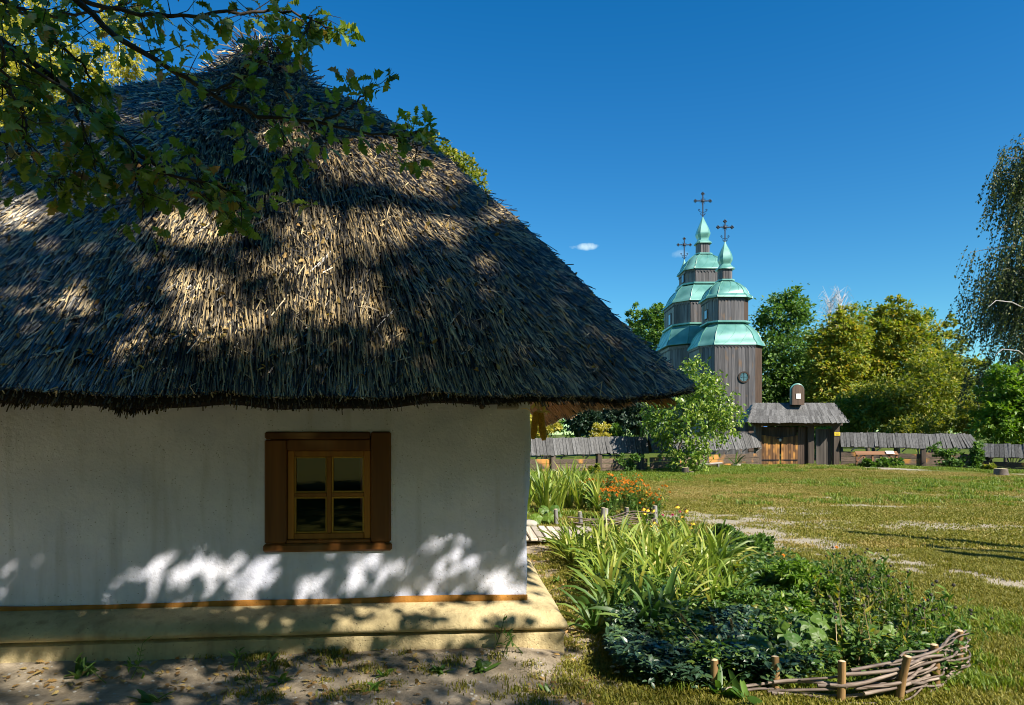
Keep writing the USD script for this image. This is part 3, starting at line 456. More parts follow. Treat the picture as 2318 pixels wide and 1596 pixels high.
# loose reeds that can be told apart, and bits of leaf caught in the thatch
v_, f_ = roof_reeds(140, lambda p, v, g: (v < 2.0) & (p > -2.6) & (np.abs(p) < 3.6), (.004, .007), (.25, .5), (.04, .09), 8, rmin=.2)
nv, nf_ = len(v_) // 140, len(f_) // 140
for i in range(140): obj(roof, 'loose_reed', (v_[i * nv:(i + 1) * nv], f_[:nf_]), STRAW if i % 3 == 0 else REED)
rgl = np.random.default_rng(21); p = rgl.uniform(-3.4, 3.7, 2600); v = rgl.uniform(VF, 2.2, 2600); m = fbm(np.stack([p, v, 0 * p], -1) * 1.4, 3, 41) + rgl.random(2600) * .35 > .62; p, v = p[m], v[m]; z, r = roof_z(p, v); m = r < .98; q = H(p[m] + UC, v[m], z[m] + .035)
obj(roof, 'fallen_leaves', scat(LEAF4, q, frames(rdir(rgl, len(q)), rgl, roll=.8), rgl.uniform(.025, .06, len(q))), DRYLEAF, kind='stuff')
# ridge cap: a matted bundle over the end of the ridge
capc = np.array([0, VR0 + .35]); mbv = []
ph = np.linspace(0, 2 * PI, 41); tt = np.linspace(0, 1, 12)
def capz(p, v):
    e = np.sqrt((p / .78) ** 2 + np.where(v < VR0 + .5, ((v - VR0 - .5) / .95) ** 2, 0)); return e
P_, V__ = np.meshgrid(np.linspace(-.85, .85, 30), np.linspace(VR0 - .5, VR1, 50), indexing='ij'); z, r = roof_z(P_, V__); e = capz(P_, V__)
zc = z + .24 * (1 - sm(e, .55, 1.12)) - .06 + (fbm(np.stack([P_, V__, 0 * P_], -1) * 5, 3, 51) - .5) * .10
cap = obj(house, 'ridge_cap', grid(H(P_ + UC, V__, zc)), THATCH, smooth=True)
n = 7000; p = rg.uniform(-.82, .82, n); v = rg.uniform(VR0 - .48, VR0 + 3.5, n); z, r = roof_z(p, v); e = capz(p, v); m = e < 1.05; p, v, z, e = p[m], v[m], z[m], e[m]; zc = z + .24 * (1 - sm(e, .55, 1.12)) - .02
d = np.stack([p, np.minimum(v - VR0 - .3, 0) * 1.2, 0 * p], -1) + rg.normal(0, .30, (len(p), 3)); d = unit(d); A = H(p + UC, v, zc); B = A + d @ HR.T * rg.uniform(.1, .3, (len(p), 1)); B[:, 2] += rg.uniform(-.12, .02, len(p)) - .10 * e
obj(cap, 'reeds', reeds(A, B, rg.uniform(.004, .007, len(p)), rg.normal(0, .02, (len(p), 3))), REED, kind='stuff')
# ------------------------------------------------------------------ the wooden church
from shapely.geometry import Polygon, Point, box as sbox
PLAN = np.radians([-58, -32, 32, 58, 122, 148, 212, 238])
def plan(r): return np.stack([np.cos(PLAN), np.sin(PLAN)], -1) * r
def loft(c, prof, cap=True):
    pr = np.array(prof); n = 8; v = np.concatenate([np.column_stack([plan(r / .975) + c, np.full(n, z)]) for r, z in pr]); f = []
    for i in range(len(pr) - 1):
        for j in range(n): a, b = i * n + j, i * n + (j + 1) % n; f += [[a, b, b + n], [a, b + n, a + n]]
    if cap: k = (len(pr) - 1) * n; f += [[k, k + j, k + j + 1] for j in range(1, n - 1)]
    return v, np.array(f)
def cross_mesh(c, z0, z1, bar_z, hw):
    m = MB(); x, y = c; t = .045 * (z1 - z0) / 3 + .02
    m.add(beam((x, y, z0), (x, y, z1 - .1), t * 1.5, t * 1.5, up=(0, 1, 0))); m.add(beam((x - hw, y, bar_z), (x + hw, y, bar_z), t * 1.4, t * 1.4))
    for e in ((x - hw, bar_z), (x + hw, bar_z), (x, z1 - .1)):
        for dx, dz in ((0, .09), (.09, 0), (-.09, 0), (0, -.09)):
            s = trimesh.creation.icosphere(1, .075); m.add((np.array(s.vertices) + (e[0] + dx, y, e[1] + dz), np.array(s.faces)))
    s = trimesh.creation.icosphere(1, .16); m.add((np.array(s.vertices) * (1, .5, 1) + (x, y, bar_z), np.array(s.faces)))
    for k in range(16):
        a = k * PI / 8 + .2; L = hw * (.55 if k % 2 else .42); m.add(tube([(x, y, bar_z), (x + L * math.cos(a), y, bar_z + L * math.sin(a))], [.03, .008], 4))
    g = np.linspace(PI * 1.08, PI * 1.92, 9); cz = z0 + (z1 - z0) * .30; m.add(tube(np.stack([x + .34 * hw * np.cos(g), y + 0 * g, cz + .4 * hw * np.sin(g)], -1), .03, 5))
    for sgn in (-1, 1):
        g = np.linspace(0, 5.2, 14); rr_ = .13 * hw * (1 - g / 8); m.add(tube(np.stack([x + sgn * (.52 * hw - rr_ * np.cos(g)), y + 0 * g, cz + .35 * hw + rr_ * np.sin(g)], -1), .025, 4))
        m.add(tube([(x + sgn * .05, y, cz), (x + sgn * .45 * hw, y, cz + .15 * hw), (x + sgn * .60 * hw, y, cz + .35 * hw)], .022, 4))
    return m
church = thing('wooden_church', 'dark timber church with three green copper onion domes behind the gate', 'church', (17.16, 61.4, 0))
FACES = [(4, 5), (5, 6), (6, 7), (7, 0)]
def tower(cx, cy, tiers, lantern, cap, cross, board=.25, low=0.0):
    d = cy; zc = lambda zy: 1.65 + (1032.6 - zy / 1.52) / 2731.5 * d + low; c = np.array([cx, cy])
    rgt = np.random.default_rng(int(cy))
    for ti, (wr, wz0, wz1, roofp, fl) in enumerate(tiers):
        z0, z1 = (0 if wz0 is None else zc(wz0)), zc(wz1)
        obj(church, 'wall_core', loft(c, [(wr - .06, z0), (wr - .06, z1)]), DARKW)
        pl = plan(wr / .975) + c
        for a, b in FACES:
            if low and ti == 0: continue
            A, B = pl[a], pl[b]; L = np.linalg.norm(B - A); n = max(2, round(L / board)); e = (B - A) / L; nrm = np.array([e[1], -e[0]])
            R = np.stack([np.append(e, 0), np.append(nrm, 0), [0, 0, 1]], 1)
            for k in range(n):
                m = A + e * (k + .5) * L / n; pr = rgt.uniform(.0, .018)
                obj(church, 'wall_board', box(np.append(m + nrm * pr, (z0 + z1) / 2 - .01), (L / n - .014, .05, z1 - z0 - .02 - rgt.uniform(0, .03)), R), CHURCHW)
            hgt = .34; poly = sbox(-L / 2, -hgt, L / 2, 0)
            for k in range(n): x = (k + .5) * L / n - L / 2; poly = poly.difference(Point(x, -hgt * .98).buffer(L / n * .42, 6))
            ex = trimesh.creation.extrude_polygon(poly, .03, engine='earcut'); vv2 = np.array(ex.vertices); mid = (A + B) / 2 + nrm * .05
            w3 = np.column_stack([mid + vv2[:, :1] * e + vv2[:, 2:] * nrm, vv2[:, 1] + z1 - .02]); obj(church, 'scalloped_valance', (w3, np.array(ex.faces)), CHURCHW)
        pr = [(r, zc(z)) for r, z in roofp]; obj(church, 'roof', loft(c, [(wr - .1, pr[0][1] - .02)] + pr), COPPER, smooth=28)
        sm_ = MB()
        for j in range(8): sm_.add(tube([np.append(plan(r / .975)[j] + c, z + .01) for r, z in pr], .028, 4))
        for a, b in FACES:
            for s0 in (-.15, .2, .55, .9):
                q_ = [];
                for i_, (r, z) in enumerate(pr): s_ = s0 + .5 * i_ / (len(pr) - 1); q_.append((np.append(plan(r / .975)[a] * (1 - s_) + plan(r / .975)[b] * s_ + c, z + .012), s_))
                q_ = [x for x, s_ in q_ if .02 < s_ < .98]
                if len(q_) > 2 and np.linalg.norm(plan(1)[a] - plan(1)[b]) > .6: sm_.add(tube(np.array(q_), .013, 3))
        obj(church, 'roof_seam', sm_, SEAM, kind='stuff')
        fr = [(r, zc(z)) for r, z in fl]; obj(church, 'skirt', loft(c, [(fr[0][0] - .3, fr[0][1] - .04)] + fr), COPPER, smooth=28)
    wr, a, b = lantern; obj(church, 'lantern', loft(c, [(wr, zc(a)), (wr, zc(b))]), CHURCHW)
    pl = plan(wr / .975) + c
    for a_, b_ in FACES[1:]:
        A, B = pl[a_], pl[b_]; L = np.linalg.norm(B - A); e = (B - A) / L; nrm = np.array([e[1], -e[0]]); n = max(1, round(L / .2)); R = np.stack([np.append(e, 0), np.append(nrm, 0), [0, 0, 1]], 1)
        for k in range(n): obj(church, 'lantern_board', box(np.append(A + e * (k + .5) * L / n + nrm * .02, (zc(a) + zc(b)) / 2), (L / n - .03, .04, zc(b) - zc(a) - .06), R), CHURCHW)
    pr = [(r, zc(z)) for r, z in cap]; obj(church, 'onion_dome', loft(c, [(wr, pr[0][1] - .02)] + pr), COPPER, smooth=35)
    obj(church, 'cross', cross_mesh((cx, cy), zc(cross[0]) - .3, zc(cross[1]), zc(cross[2]), cross[3]), IRON)
    return zc
front_t = [(2.85, None, 1047, [(3.02, 1057), (2.97, 1044), (2.76, 1024), (2.66, 1003), (2.5, 978), (2.15, 948), (1.72, 922)], [(2.0, 914), (2.0, 906), (1.83, 903)]),
           (1.83, 904, 762, [(2.12, 768), (2.07, 757), (1.84, 742), (1.76, 724), (1.55, 700), (1.12, 672), (.66, 655)], [(.76, 651), (.76, 643), (.58, 640)])]
fcap = [(.78, 579), (.74, 570), (.52, 557), (.45, 547), (.48, 540), (.58, 525), (.60, 512), (.54, 490), (.38, 462), (.2, 437), (.07, 415), (.03, 400)]
zf = tower(17.16, 55.0, front_t, (.56, 641, 579), fcap, (415, 275, 318, .56))
main_t = [(3.95, None, 1062, [(4.35, 1058), (4.28, 1045), (4.08, 1022), (3.96, 1000), (3.85, 975), (3.65, 950), (3.45, 938)], [(3.72, 940), (3.72, 931), (3.45, 929)]),
          (3.45, 932, 800, [(3.68, 803), (3.6, 791), (3.35, 775), (3.22, 755), (3.0, 730), (2.6, 702), (2.05, 690)], [(2.48, 690), (2.48, 681), (2.1, 679)]),
          (2.1, 682, 597, [(2.34, 600), (2.27, 588), (2.05, 573), (1.92, 556), (1.7, 532), (1.2, 506), (.68, 494)], [(.86, 492), (.86, 484), (.62, 482)])]
mcap = [(.8, 423), (.76, 414), (.52, 402), (.5, 392), (.54, 385), (.66, 368), (.67, 358), (.56, 335), (.36, 305), (.18, 278), (.06, 260), (.03, 250)]
zm = tower(17.16, 61.4, main_t, (.6, 484, 423), mcap, (260, 108, 158, .66), .28)
tower(17.16, 68.0, [(r, a, b, p, f) for r, a, b, p, f in front_t], (.56, 641, 579), fcap, (415, 275, 318, .6), .3, low=-1.75)
obj(church, 'porthole_frame', lathe((0, 0, 0), [(.44, 0), (.44, .1), (.33, .1), (.33, 0)], 28)[0] @ np.array([[1, 0, 0], [0, 0, 1], [0, -1, 0]]) * 1.0 + (17.82, 52.26, 5.95) if False else (lathe((0, 0, 0), [(.33, 0), (.44, 0), (.44, .12), (.33, .12), (.33, 0)], 28)[0][:, [0, 2, 1]] * (1, -1, 1) + (17.82, 52.52, 5.95), lathe((0, 0, 0), [(.33, 0), (.44, 0), (.44, .12), (.33, .12), (.33, 0)], 28)[1]), DARKW)
pf = church + '/porthole_frame'
obj(pf, 'glass', (lathe((0, 0, 0), [(.001, 0), (.34, 0)], 28)[0][:, [0, 2, 1]] * (1, -1, 1) + (17.82, 52.47, 5.95), lathe((0, 0, 0), [(.001, 0), (.34, 0)], 28)[1][:, ::-1]), SKYGLASS)
obj(pf, 'bar', beam((17.82, 52.45, 5.62), (17.82, 52.45, 6.28), .035, .03, up=(0, 1, 0)), IRON); obj(pf, 'bar', beam((17.49, 52.45, 5.95), (18.15, 52.45, 5.95), .035, .03), IRON)
for cx, cy, wr, z in ((17.16, 61.4, 3.45, (zm(850) + zm(925)) / 2), (17.16, 55.0, 1.83, (zf(835) + zf(880)) / 2), (17.16, 61.4, 2.1, (zm(625) + zm(655)) / 2)):
    x = cx - wr * .87; h = .42 if wr > 3 else .3; w_ = obj(church, 'window', cbox((x - .05, cy - .5, z), (.1, .8, h * 2.6), .02), DARKW); obj(w_, 'pane', box((x - .105, cy - .5, z), (.02, .6, h * 2.1)), SKYGLASS)
obj(church, 'door_canopy', cbox((18.6, 52.1, 2.75), (1.9, .8, .12), .03), COPPER); obj(church, 'door', cbox((18.7, 52.5, 1.3), (1.1, .12, 2.2), .03), DARKW)
obj(church, 'blue_plate', cbox((19.45, 52.42, 2.0), (.28, .04, .36), .01), BLUEP)
# ------------------------------------------------------------------ roofed plank fence
rgf = np.random.default_rng(17)
def fence(name, label, A, B, ridge, eave, ptop, base, posts, bw=.135, nplank=3, hip=0, out=.30):
    """A, B ground ends (x, y); ridge, eave, plank top, base: heights at A and B"""
    A, B = np.array(A, float), np.array(B, float); L = np.linalg.norm(B - A); e = (B - A) / L; nr = np.array([e[1], -e[0]])
    t = thing(name, label, 'fence', (*((A + B) / 2), (base[0] + base[1]) / 2))
    hz = lambda pr, s: pr[0] + (pr[1] - pr[0]) * s / L
    pt = lambda s, o, z: np.append(A + e * s + nr * o, z)
    n = int(L / bw)
    s0 = 0.0; ws = rgf.uniform(.75, 1.3, n); ws *= L / ws.sum()
    for k in range(n):
        sa = s0; s0 += ws[k]; sc = (sa + s0) / 2; sag = .02 * math.sin(sc * 1.1) + rgf.normal(0, .006)
        sh = rgf.normal(0, .012); top = pt(sc, .03, hz(ridge, sc) + sag + rgf.normal(0, .012)); bot = pt(sc + sh + hip * (sc / L) ** 6 * .4, out + rgf.normal(0, .012), hz(eave, sc) + sag + rgf.normal(0, .012)); ud = unit(np.cross(np.append(e, 0), bot - top))
        obj(t, 'roof_board', beam(top + ud * rgf.uniform(-.012, .012), bot, ws[k] - .012, .028, up=ud), SHINGLE)
    q = np.array([[pt(0, .03, hz(ridge, 0) - .04), pt(0, -out, hz(eave, 0) - .02)], [pt(L, .03, hz(ridge, L) - .04), pt(L, -out, hz(eave, L) - .02)]]); obj(t, 'rear_roof', grid(q), SHINGLE)
    obj(t, 'ridge_beam', beam(pt(0, 0, hz(ridge, 0) - .1), pt(L, 0, hz(ridge, L) - .1), .08, .1), POSTW)
    ed = sorted(posts)
    for s in ed: obj(t, 'post', beam(pt(s, .16, hz(base, s) - .1), pt(s, .16, hz(eave, s) + .06), .22, .2, up=(e[0], e[1], 0), ch=.015), POSTW)
    cuts = [0] + ed + [L]
    for i in range(len(cuts) - 1):
        a, b = cuts[i], cuts[i + 1]
        if b - a < .3: continue
        for k in range(nplank):
            za, zb = (hz(base, a) + (hz(ptop, a) - hz(base, a)) * k / nplank, hz(base, a) + (hz(ptop, a) - hz(base, a)) * (k + 1) / nplank); dz = (hz(base, b) - hz(base, a))
            h = zb - za - .012; obj(t, 'plank', beam(pt(a + .02, .12 + rgf.normal(0, .008), (za + zb) / 2), pt(b - .02, .12 + rgf.normal(0, .008), (za + zb) / 2 + dz), .10, h, ch=.012), LOGX)
    for s in np.arange(.5, L, 1.1): obj(t, 'roof_strut', beam(pt(s, .05, hz(ptop, s) + .02), pt(s + .15, out - .05, hz(eave, s) + .01), .04, .05), GREYX)
    return t
a = P(1000, 990, 26.2); b = P(1462, 990, 29.0)
fence('roofed_fence', 'low dark plank fence under a grey board roof, between the cottage and the cherry tree', a[:2], b[:2], (1.46, 1.47), (.77, .79), (.60, .58), (-.02, 0.0), [4.5, 6.55, 8.5], hip=0)
a = P(1466, 990, 29.05); b = P(1712, 990, 33.0)
fence('roofed_fence', 'short plank fence with board roof between the cherry tree and the gate', a[:2], b[:2], (1.47, 1.62), (.82, .93), (.62, .70), (0.0, .03), [3.45], hip=0)
a = P(1900, 990, 33.0); b = P(2196, 990, 31.6)
fence('roofed_fence', 'grey board roofed plank fence running right from the gate', a[:2], b[:2], (1.65, 1.62), (.96, .95), (.78, .72), (.02, -.16), [3.55, 6.25], hip=1)
a = P(2208, 990, 31.2); b = P(2480, 990, 29.0)
fence('roofed_fence', 'lower end piece of board roofed fence beneath the weeping birch', a[:2], b[:2], (1.16, 1.1), (.55, .5), (.38, .32), (-.32, -.4), [4.6], hip=0)
# ------------------------------------------------------------------ the gate
gate = thing('roofed_gate', 'timber yard gate with shingled hip roof and orange brown double doors', 'gate', (P(1780, 1000, 33)[0], 33, .03))
D = 33.0; KX = D / F; gx_ = lambda px: (px - 1158.5) * KX; gz_ = lambda py: EYE - (py - 980) * KX
for x0, x1, yb in ((1707, 1722, 1053), (1827, 1839, 1056), (1883, 1898, 1058)):
    obj(gate, 'post', beam((gx_((x0 + x1) / 2), D, gz_(yb) - .1), (gx_((x0 + x1) / 2), D, gz_(962)), .30, .26, up=(0, 1, 0), ch=.02), POSTW)
obj(gate, 'lintel', beam((gx_(1702), D, gz_(959)), (gx_(1905), D, gz_(959)), .26, .2, ch=.02), POSTW)
def leaf_boards(par, name, x0, x1, top, bot, y, n, mt, scoop=0.0, dy=0.0):
    xs = np.linspace(gx_(x0), gx_(x1), n + 1)
    for k in range(n):
        s = (k + .5) / n; zt = gz_(top) - scoop * (math.sin(PI * s * .5) if scoop > 0 else 1 - math.sin(PI * s * .5)) * abs(1) if scoop >= 0 else gz_(top) + scoop * math.cos(PI * s * .5)
        obj(par, name, box(((xs[k] + xs[k + 1]) / 2, y + rgf.normal(0, .006), (zt + gz_(bot)) / 2), (xs[1] - xs[0] - .012, .05, zt - gz_(bot))), mt)
d1 = obj(gate, 'door', beam((gx_(1722.5), D + .06, gz_(1040)), (gx_(1764), D + .06, gz_(1040)), .04, .12), GATEW); leaf_boards(d1, 'board', 1722.5, 1764, 984, 1053, D - .0, 8, GATEW, .10)
d2 = obj(gate, 'door', beam((gx_(1767), D + .06, gz_(1040)), (gx_(1805), D + .06, gz_(1040)), .04, .12), GATEW); leaf_boards(d2, 'board', 1767, 1805, 985, 1053, D - .0, 7, GATEW, -.10)
fx = obj(gate, 'fixed_panel', beam((gx_(1805.5), D + .08, gz_(1040)), (gx_(1827), D + .08, gz_(1040)), .04, .12), DARKW); leaf_boards(fx, 'board', 1805.5, 1827, 966, 1054, D + .04, 4, DARKW)
up_ = obj(gate, 'upper_panel', beam((gx_(1722), D + .2, gz_(975)), (gx_(1827), D + .2, gz_(975)), .04, .10), DARKW); leaf_boards(up_, 'board', 1722.5, 1806, 966, 1000, D + .14, 14, DARKW)
sd = obj(gate, 'side_door', beam((gx_(1850), D + .4, gz_(1040)), (gx_(1883), D + .1, gz_(1040)), .04, .12), DARKW); leaf_boards(sd, 'board', 1848, 1882.5, 971, 1057, D + .1, 6, wood('grey_brown_board', (.03, .026, .023), (.085, .074, .064), 'z'))
obj(d2, 'padlock', cbox((gx_(1764), D - .07, gz_(996)), (.12, .04, .13), .015), STEEL); obj(d2, 'hasp', beam((gx_(1757), D - .05, gz_(993)), (gx_(1772), D - .05, gz_(991)), .03, .06), IRON)
obj(gate, 'hinge_strap', beam((gx_(1723), D - .04, gz_(1041)), (gx_(1762), D - .04, gz_(1041)), .012, .05), IRON); obj(gate, 'hinge_strap', beam((gx_(1768), D - .04, gz_(1041)), (gx_(1804), D - .04, gz_(1041)), .012, .05), IRON)
pl_ = obj(gate, 'yellow_plate', cbox((gx_(1891), D - .155, gz_(982)), (.28, .02, .18), .005), YELLOWP)
for k, w in enumerate((.16, .2, .18, .12)): obj(pl_, 'printed_line', box((gx_(1891), D - .167, gz_(982) + .055 - k * .035), (w, .004, .010)), INKP)
# hip roof: three courses of shingles in front, one behind, hips at both ends
ex0, ex1, rx0, rx1 = gx_(1692) * (32.15 / 33), gx_(1921) * (32.15 / 33), gx_(1704), gx_(1888); ze, zr, od = 2.18, 3.10, .85
rf = obj(gate, 'roof', (np.array([[ex0, D - od + .04, ze - .03], [ex1, D - od + .04, ze - .03], [ex1, D + od, ze - .03], [ex0, D + od, ze - .03], [rx0, D, zr - .04], [rx1, D, zr - .04]]), np.array([[0, 1, 5], [0, 5, 4], [2, 3, 4], [2, 4, 5], [3, 0, 4], [1, 2, 5], [0, 3, 2], [0, 2, 1]])), DARKW)
for row in range(3):
    t0, t1 = [(0, .40), (.36, .73), (.69, 1.03)][row]; n = 34
    for k in range(n):
        def q(t, s): x0, x1 = rx0 + (ex0 - rx0) * t, rx1 + (ex1 - rx1) * t; return np.array([x0 + (x1 - x0) * s, D - od * t, zr + (ze - zr) * t])
        s = (k + .5) / n; a, b = q(t0, s), q(t1 + rgf.normal(0, .012), s + rgf.normal(0, .002)); ud = unit(np.cross([1, 0, 0], b - a)); wd = (ex1 - ex0) * (1 - .1 * (1 - t1)) / n * rgf.uniform(.88, .99)
        obj(rf, 'shingle', beam(a + ud * (.0 + .004 * (k % 2)), b + ud * rgf.uniform(.035, .055), wd, .022, up=ud), SHINGLE)
for s_, xr, xe in ((0, rx0, ex0), (1, rx1, ex1)):
    for k in range(10):
        yy = D - od + (k + .5) * 2 * od / 10; t = 1 - abs(yy - D) / od
        if t > .08: a = np.array([xe + (xr - xe) * t, yy, ze + (zr - ze) * t]); b = np.array([xe + (-.04 if s_ == 0 else .04), yy, ze - .02]); obj(rf, 'hip_shingle', beam(a, b, .16, .022, up=unit(np.cross([0, 1, 0], b - a) * (1 if s_ else 1))), SHINGLE)
# arched niche on the ridge
g = np.linspace(0, PI, 15); nw = .285; zt0, zb0 = gz_(884), gz_(917); arch = [(-nw, zb0), *[(-nw * math.cos(a), zt0 + nw * math.sin(a) * .95) for a in g], (nw, zb0)]
ex = trimesh.creation.extrude_polygon(Polygon(arch), .34, engine='earcut'); vx = np.array(ex.vertices); nx = gx_(1798)
ni = obj(gate, 'niche', (np.stack([vx[:, 0] + nx, D - .1 - vx[:, 2], vx[:, 1]], -1), np.array(ex.faces)[:, ::-1]), wood('niche_board', (.035, .024, .018), (.11, .072, .052), 'z'))
obj(ni, 'copper_rim', tube(np.array([(x + nx, D - .30, z + .015) for x, z in [(a * 1.04, b) for a, b in arch]]), .045, 6), COPPER)
obj(ni, 'notice', cbox((nx, D - .455, gz_(898)), (.23, .02, .24), .004), WHITEP)
# ------------------------------------------------------------------ small things by the fence
def gz(x, y): return float(ground_z(x, y))
b0 = P(1606, 1055, 30.2); bench = thing('bench', 'low weathered plank bench beside the cherry tree', 'bench', (b0[0], 30.15, .02))
obj(bench, 'seat', beam((b0[0] - .5, 30.05, .27), (b0[0] + .52, 30.25, .33), .28, .05, ch=.01), GREYX)
for s in (-.35, .35): obj(bench, 'leg', beam((b0[0] + s, 30.15, -.05), (b0[0] + s, 30.15, .27), .22, .07, up=(1, 0, 0)), GREYX)
def stump(name, label, c, r, h, seed, cut=CUTEND):
    rs = np.random.default_rng(seed); t = thing(name, label, 'stump', c)
    pr = [(r * 1.15, -.08), (r * 1.05, .05), (r, h * .5), (r * .98, h - .02), (r * .94, h)]; v, f = lathe(c, pr, 16); d = v - c; v = v + np.stack([d[:, 0], d[:, 1], 0 * d[:, 2]], -1) * wob(v, 6, .12)[:, None]; obj(t, 'bark', (v, f), BARK if cut is CUTEND and r < .2 else WITHY, smooth=50)
    v, f = lathe(c + np.array([0, 0, h]), [(r * .95, -.004), (r * .5, .006), (.001, .006)], 16); obj(t, 'cut_face', (v, f), cut); return t
q = P(1551, 1076, 26.6); stump('tree_stump', 'grey brown cut log standing at the foot of the cherry tree', np.array([q[0], 26.6, -.02]), .14, .32, 1)
q = P(1565, 1074, 26.7); stump('tree_stump', 'small pale log lying beside the taller cut log', np.array([q[0], 26.75, -.02]), .10, .17, 2, WITHY)
q = P(2265, 1085, 26.4); stump('tree_stump', 'pale round stump seat by the path at the right', np.array([q[0], 26.4, gz(q[0], 26.4)]), .24, .26, 3)
q = P(1665, 1057, 30.9); yu = thing('potted_plant', 'spiky leaved plant in a pale pot in front of the gate', 'potted plant', (q[0], 30.9, .05))
obj(yu, 'pot', lathe((q[0], 30.9, .03), [(.16, 0), (.22, .2), (.24, .22), (.2, .22), (.001, .18)], 16), POT, smooth=40)
def arc_leaves(c, n, L, w, seed, spread=(.2, 1.2), segs=5, droop=1.0, fold=.15):
    """sword-shaped leaves rising from c and bending outward: a list of meshes"""
    r_ = np.random.default_rng(seed); out = []
    for k in range(n):
        az = r_.uniform(0, 2 * PI); el = PI / 2 - r_.uniform(*spread); l = L * r_.uniform(.6, 1.1); ww = w * r_.uniform(.7, 1.2); t = np.linspace(0, 1, segs + 1); e = el - droop * r_.uniform(.3, 1.2) * t ** 2
        st = np.concatenate([[0], np.cumsum(np.cos(e[:-1]))]) / segs * l; ht = np.concatenate([[0], np.cumsum(np.sin(e[:-1]))]) / segs * l
        h = np.array([math.cos(az), math.sin(az)]); sd_ = np.array([-h[1], h[0], 0]); mid = np.column_stack([st[:, None] * h + r_.normal(0, .03, 2), ht]); wd = ww * np.clip(1.25 * (1 - t) ** .6 * (.55 + t), 0.02, 1); tw = r_.normal(0, .7)
        s2 = sd_ * math.cos(tw) + np.array([h[0] * -.3, h[1] * -.3, .9]) * math.sin(tw); up = np.array([0, 0, 1.0])
        v = np.stack([mid + s2 * wd[:, None] / 2, mid - up * wd[:, None] * fold, mid - s2 * wd[:, None] / 2], 1); vv_, ff = grid(v); out.append((vv_ + c, ff))
    return out
for m in arc_leaves(np.array([q[0], 30.9, .22]), 22, .65, .06, 4, (.1, 1.1)): obj(yu, 'leaf', m, IRISD1)
# sloping sign rail in front of the fence
sr = thing('sign_rail', 'red brown slatted stand with a white plate on its sloping top', 'sign stand', (P(1983, 1050, 31.6)[0], 31.4, 0))
sx0, sx1, sy = P(1936, 0, 31.4)[0], P(2031, 0, 31.4)[0], 31.4
obj(sr, 'sloping_top', (box(((sx0 + sx1) / 2, sy, .72), (sx1 - sx0, .24, .04), np.array([[1, 0, 0], [0, .72, -.69], [0, .69, .72]]))), BROWNP)
for x in (sx0 + .05, sx1 - .05, *np.linspace(sx0 + .4, sx1 - .4, 4)): obj(sr, 'leg', beam((x, sy, -.05), (x, sy, .66), .07, .07, up=(1, 0, 0)), BROWNP)
for s, x in ((1, sx0 + .05), (-1, sx1 - .05)): obj(sr, 'brace', beam((x, sy - .04, .35), (x + s * .32, sy - .04, .62), .04, .05), BROWNP)
obj(sr, 'white_plate', box((sx1 - .38, sy - .055, .76), (.36, .18, .012), np.array([[1, 0, 0], [0, .72, -.69], [0, .69, .72]])), WHITEP)
# poles that stand to the right and throw long shadows over the lawn
for k, (tip, h) in enumerate((((5.61, 11.23), 5.9), ((6.03, 9.8), 5.6), ((5.88, 9.24), 5.2))):
    L = h / math.tan(ELEV); x, y = tip[0] + .73 * L, tip[1] - .68 * L; p = thing('timber_pole', ['tallest bare timber pole', 'middle bare timber pole', 'shortest bare timber pole'][k] + ' standing on the lawn past the right edge', 'pole', (x, y, 0))
    obj(p, 'shaft', tube([(x, y, -.1), (x, y, h * .5), (x, y, h)], [.15, .13, .11], 8), STAKE); obj(p, 'cap', cbox((x, y, h + .03), (.2, .2, .06), .02), STAKE)
# ------------------------------------------------------------------ trees and shrubs
def branchy(base, top, r, n, spread, seed, sides=6):
    """a trunk with limbs, as one mesh"""
    r_ = np.random.default_rng(seed); m = MB(); base, top = np.array(base, float), np.array(top, float); L = np.linalg.norm(top - base); t = np.linspace(0, 1, 7)[:, None]
    mid = base + (top - base) * t + r_.normal(0, .015 * L, (7, 3)) * np.sin(PI * t); m.add(tube(mid, r * (1 - .85 * t[:, 0]), sides + 2)); tips = [top]
    for k in range(n):
        s = r_.uniform(.25, .9); a = base + (top - base) * s; az = r_.uniform(0, 2 * PI); l = spread * r_.uniform(.5, 1) * (1.15 - s * .6); b = a + np.array([math.cos(az) * l, math.sin(az) * l, l * r_.uniform(.3, .9)])
        c = (a + b) / 2 + np.array([0, 0, .12 * l]) + r_.normal(0, .04 * l, 3); m.add(tube([a, c, b], [r * .4 * (1 - .6 * s), r * .25 * (1 - .5 * s), r * .06], 5)); tips.append(b)
    return m, np.array(tips)
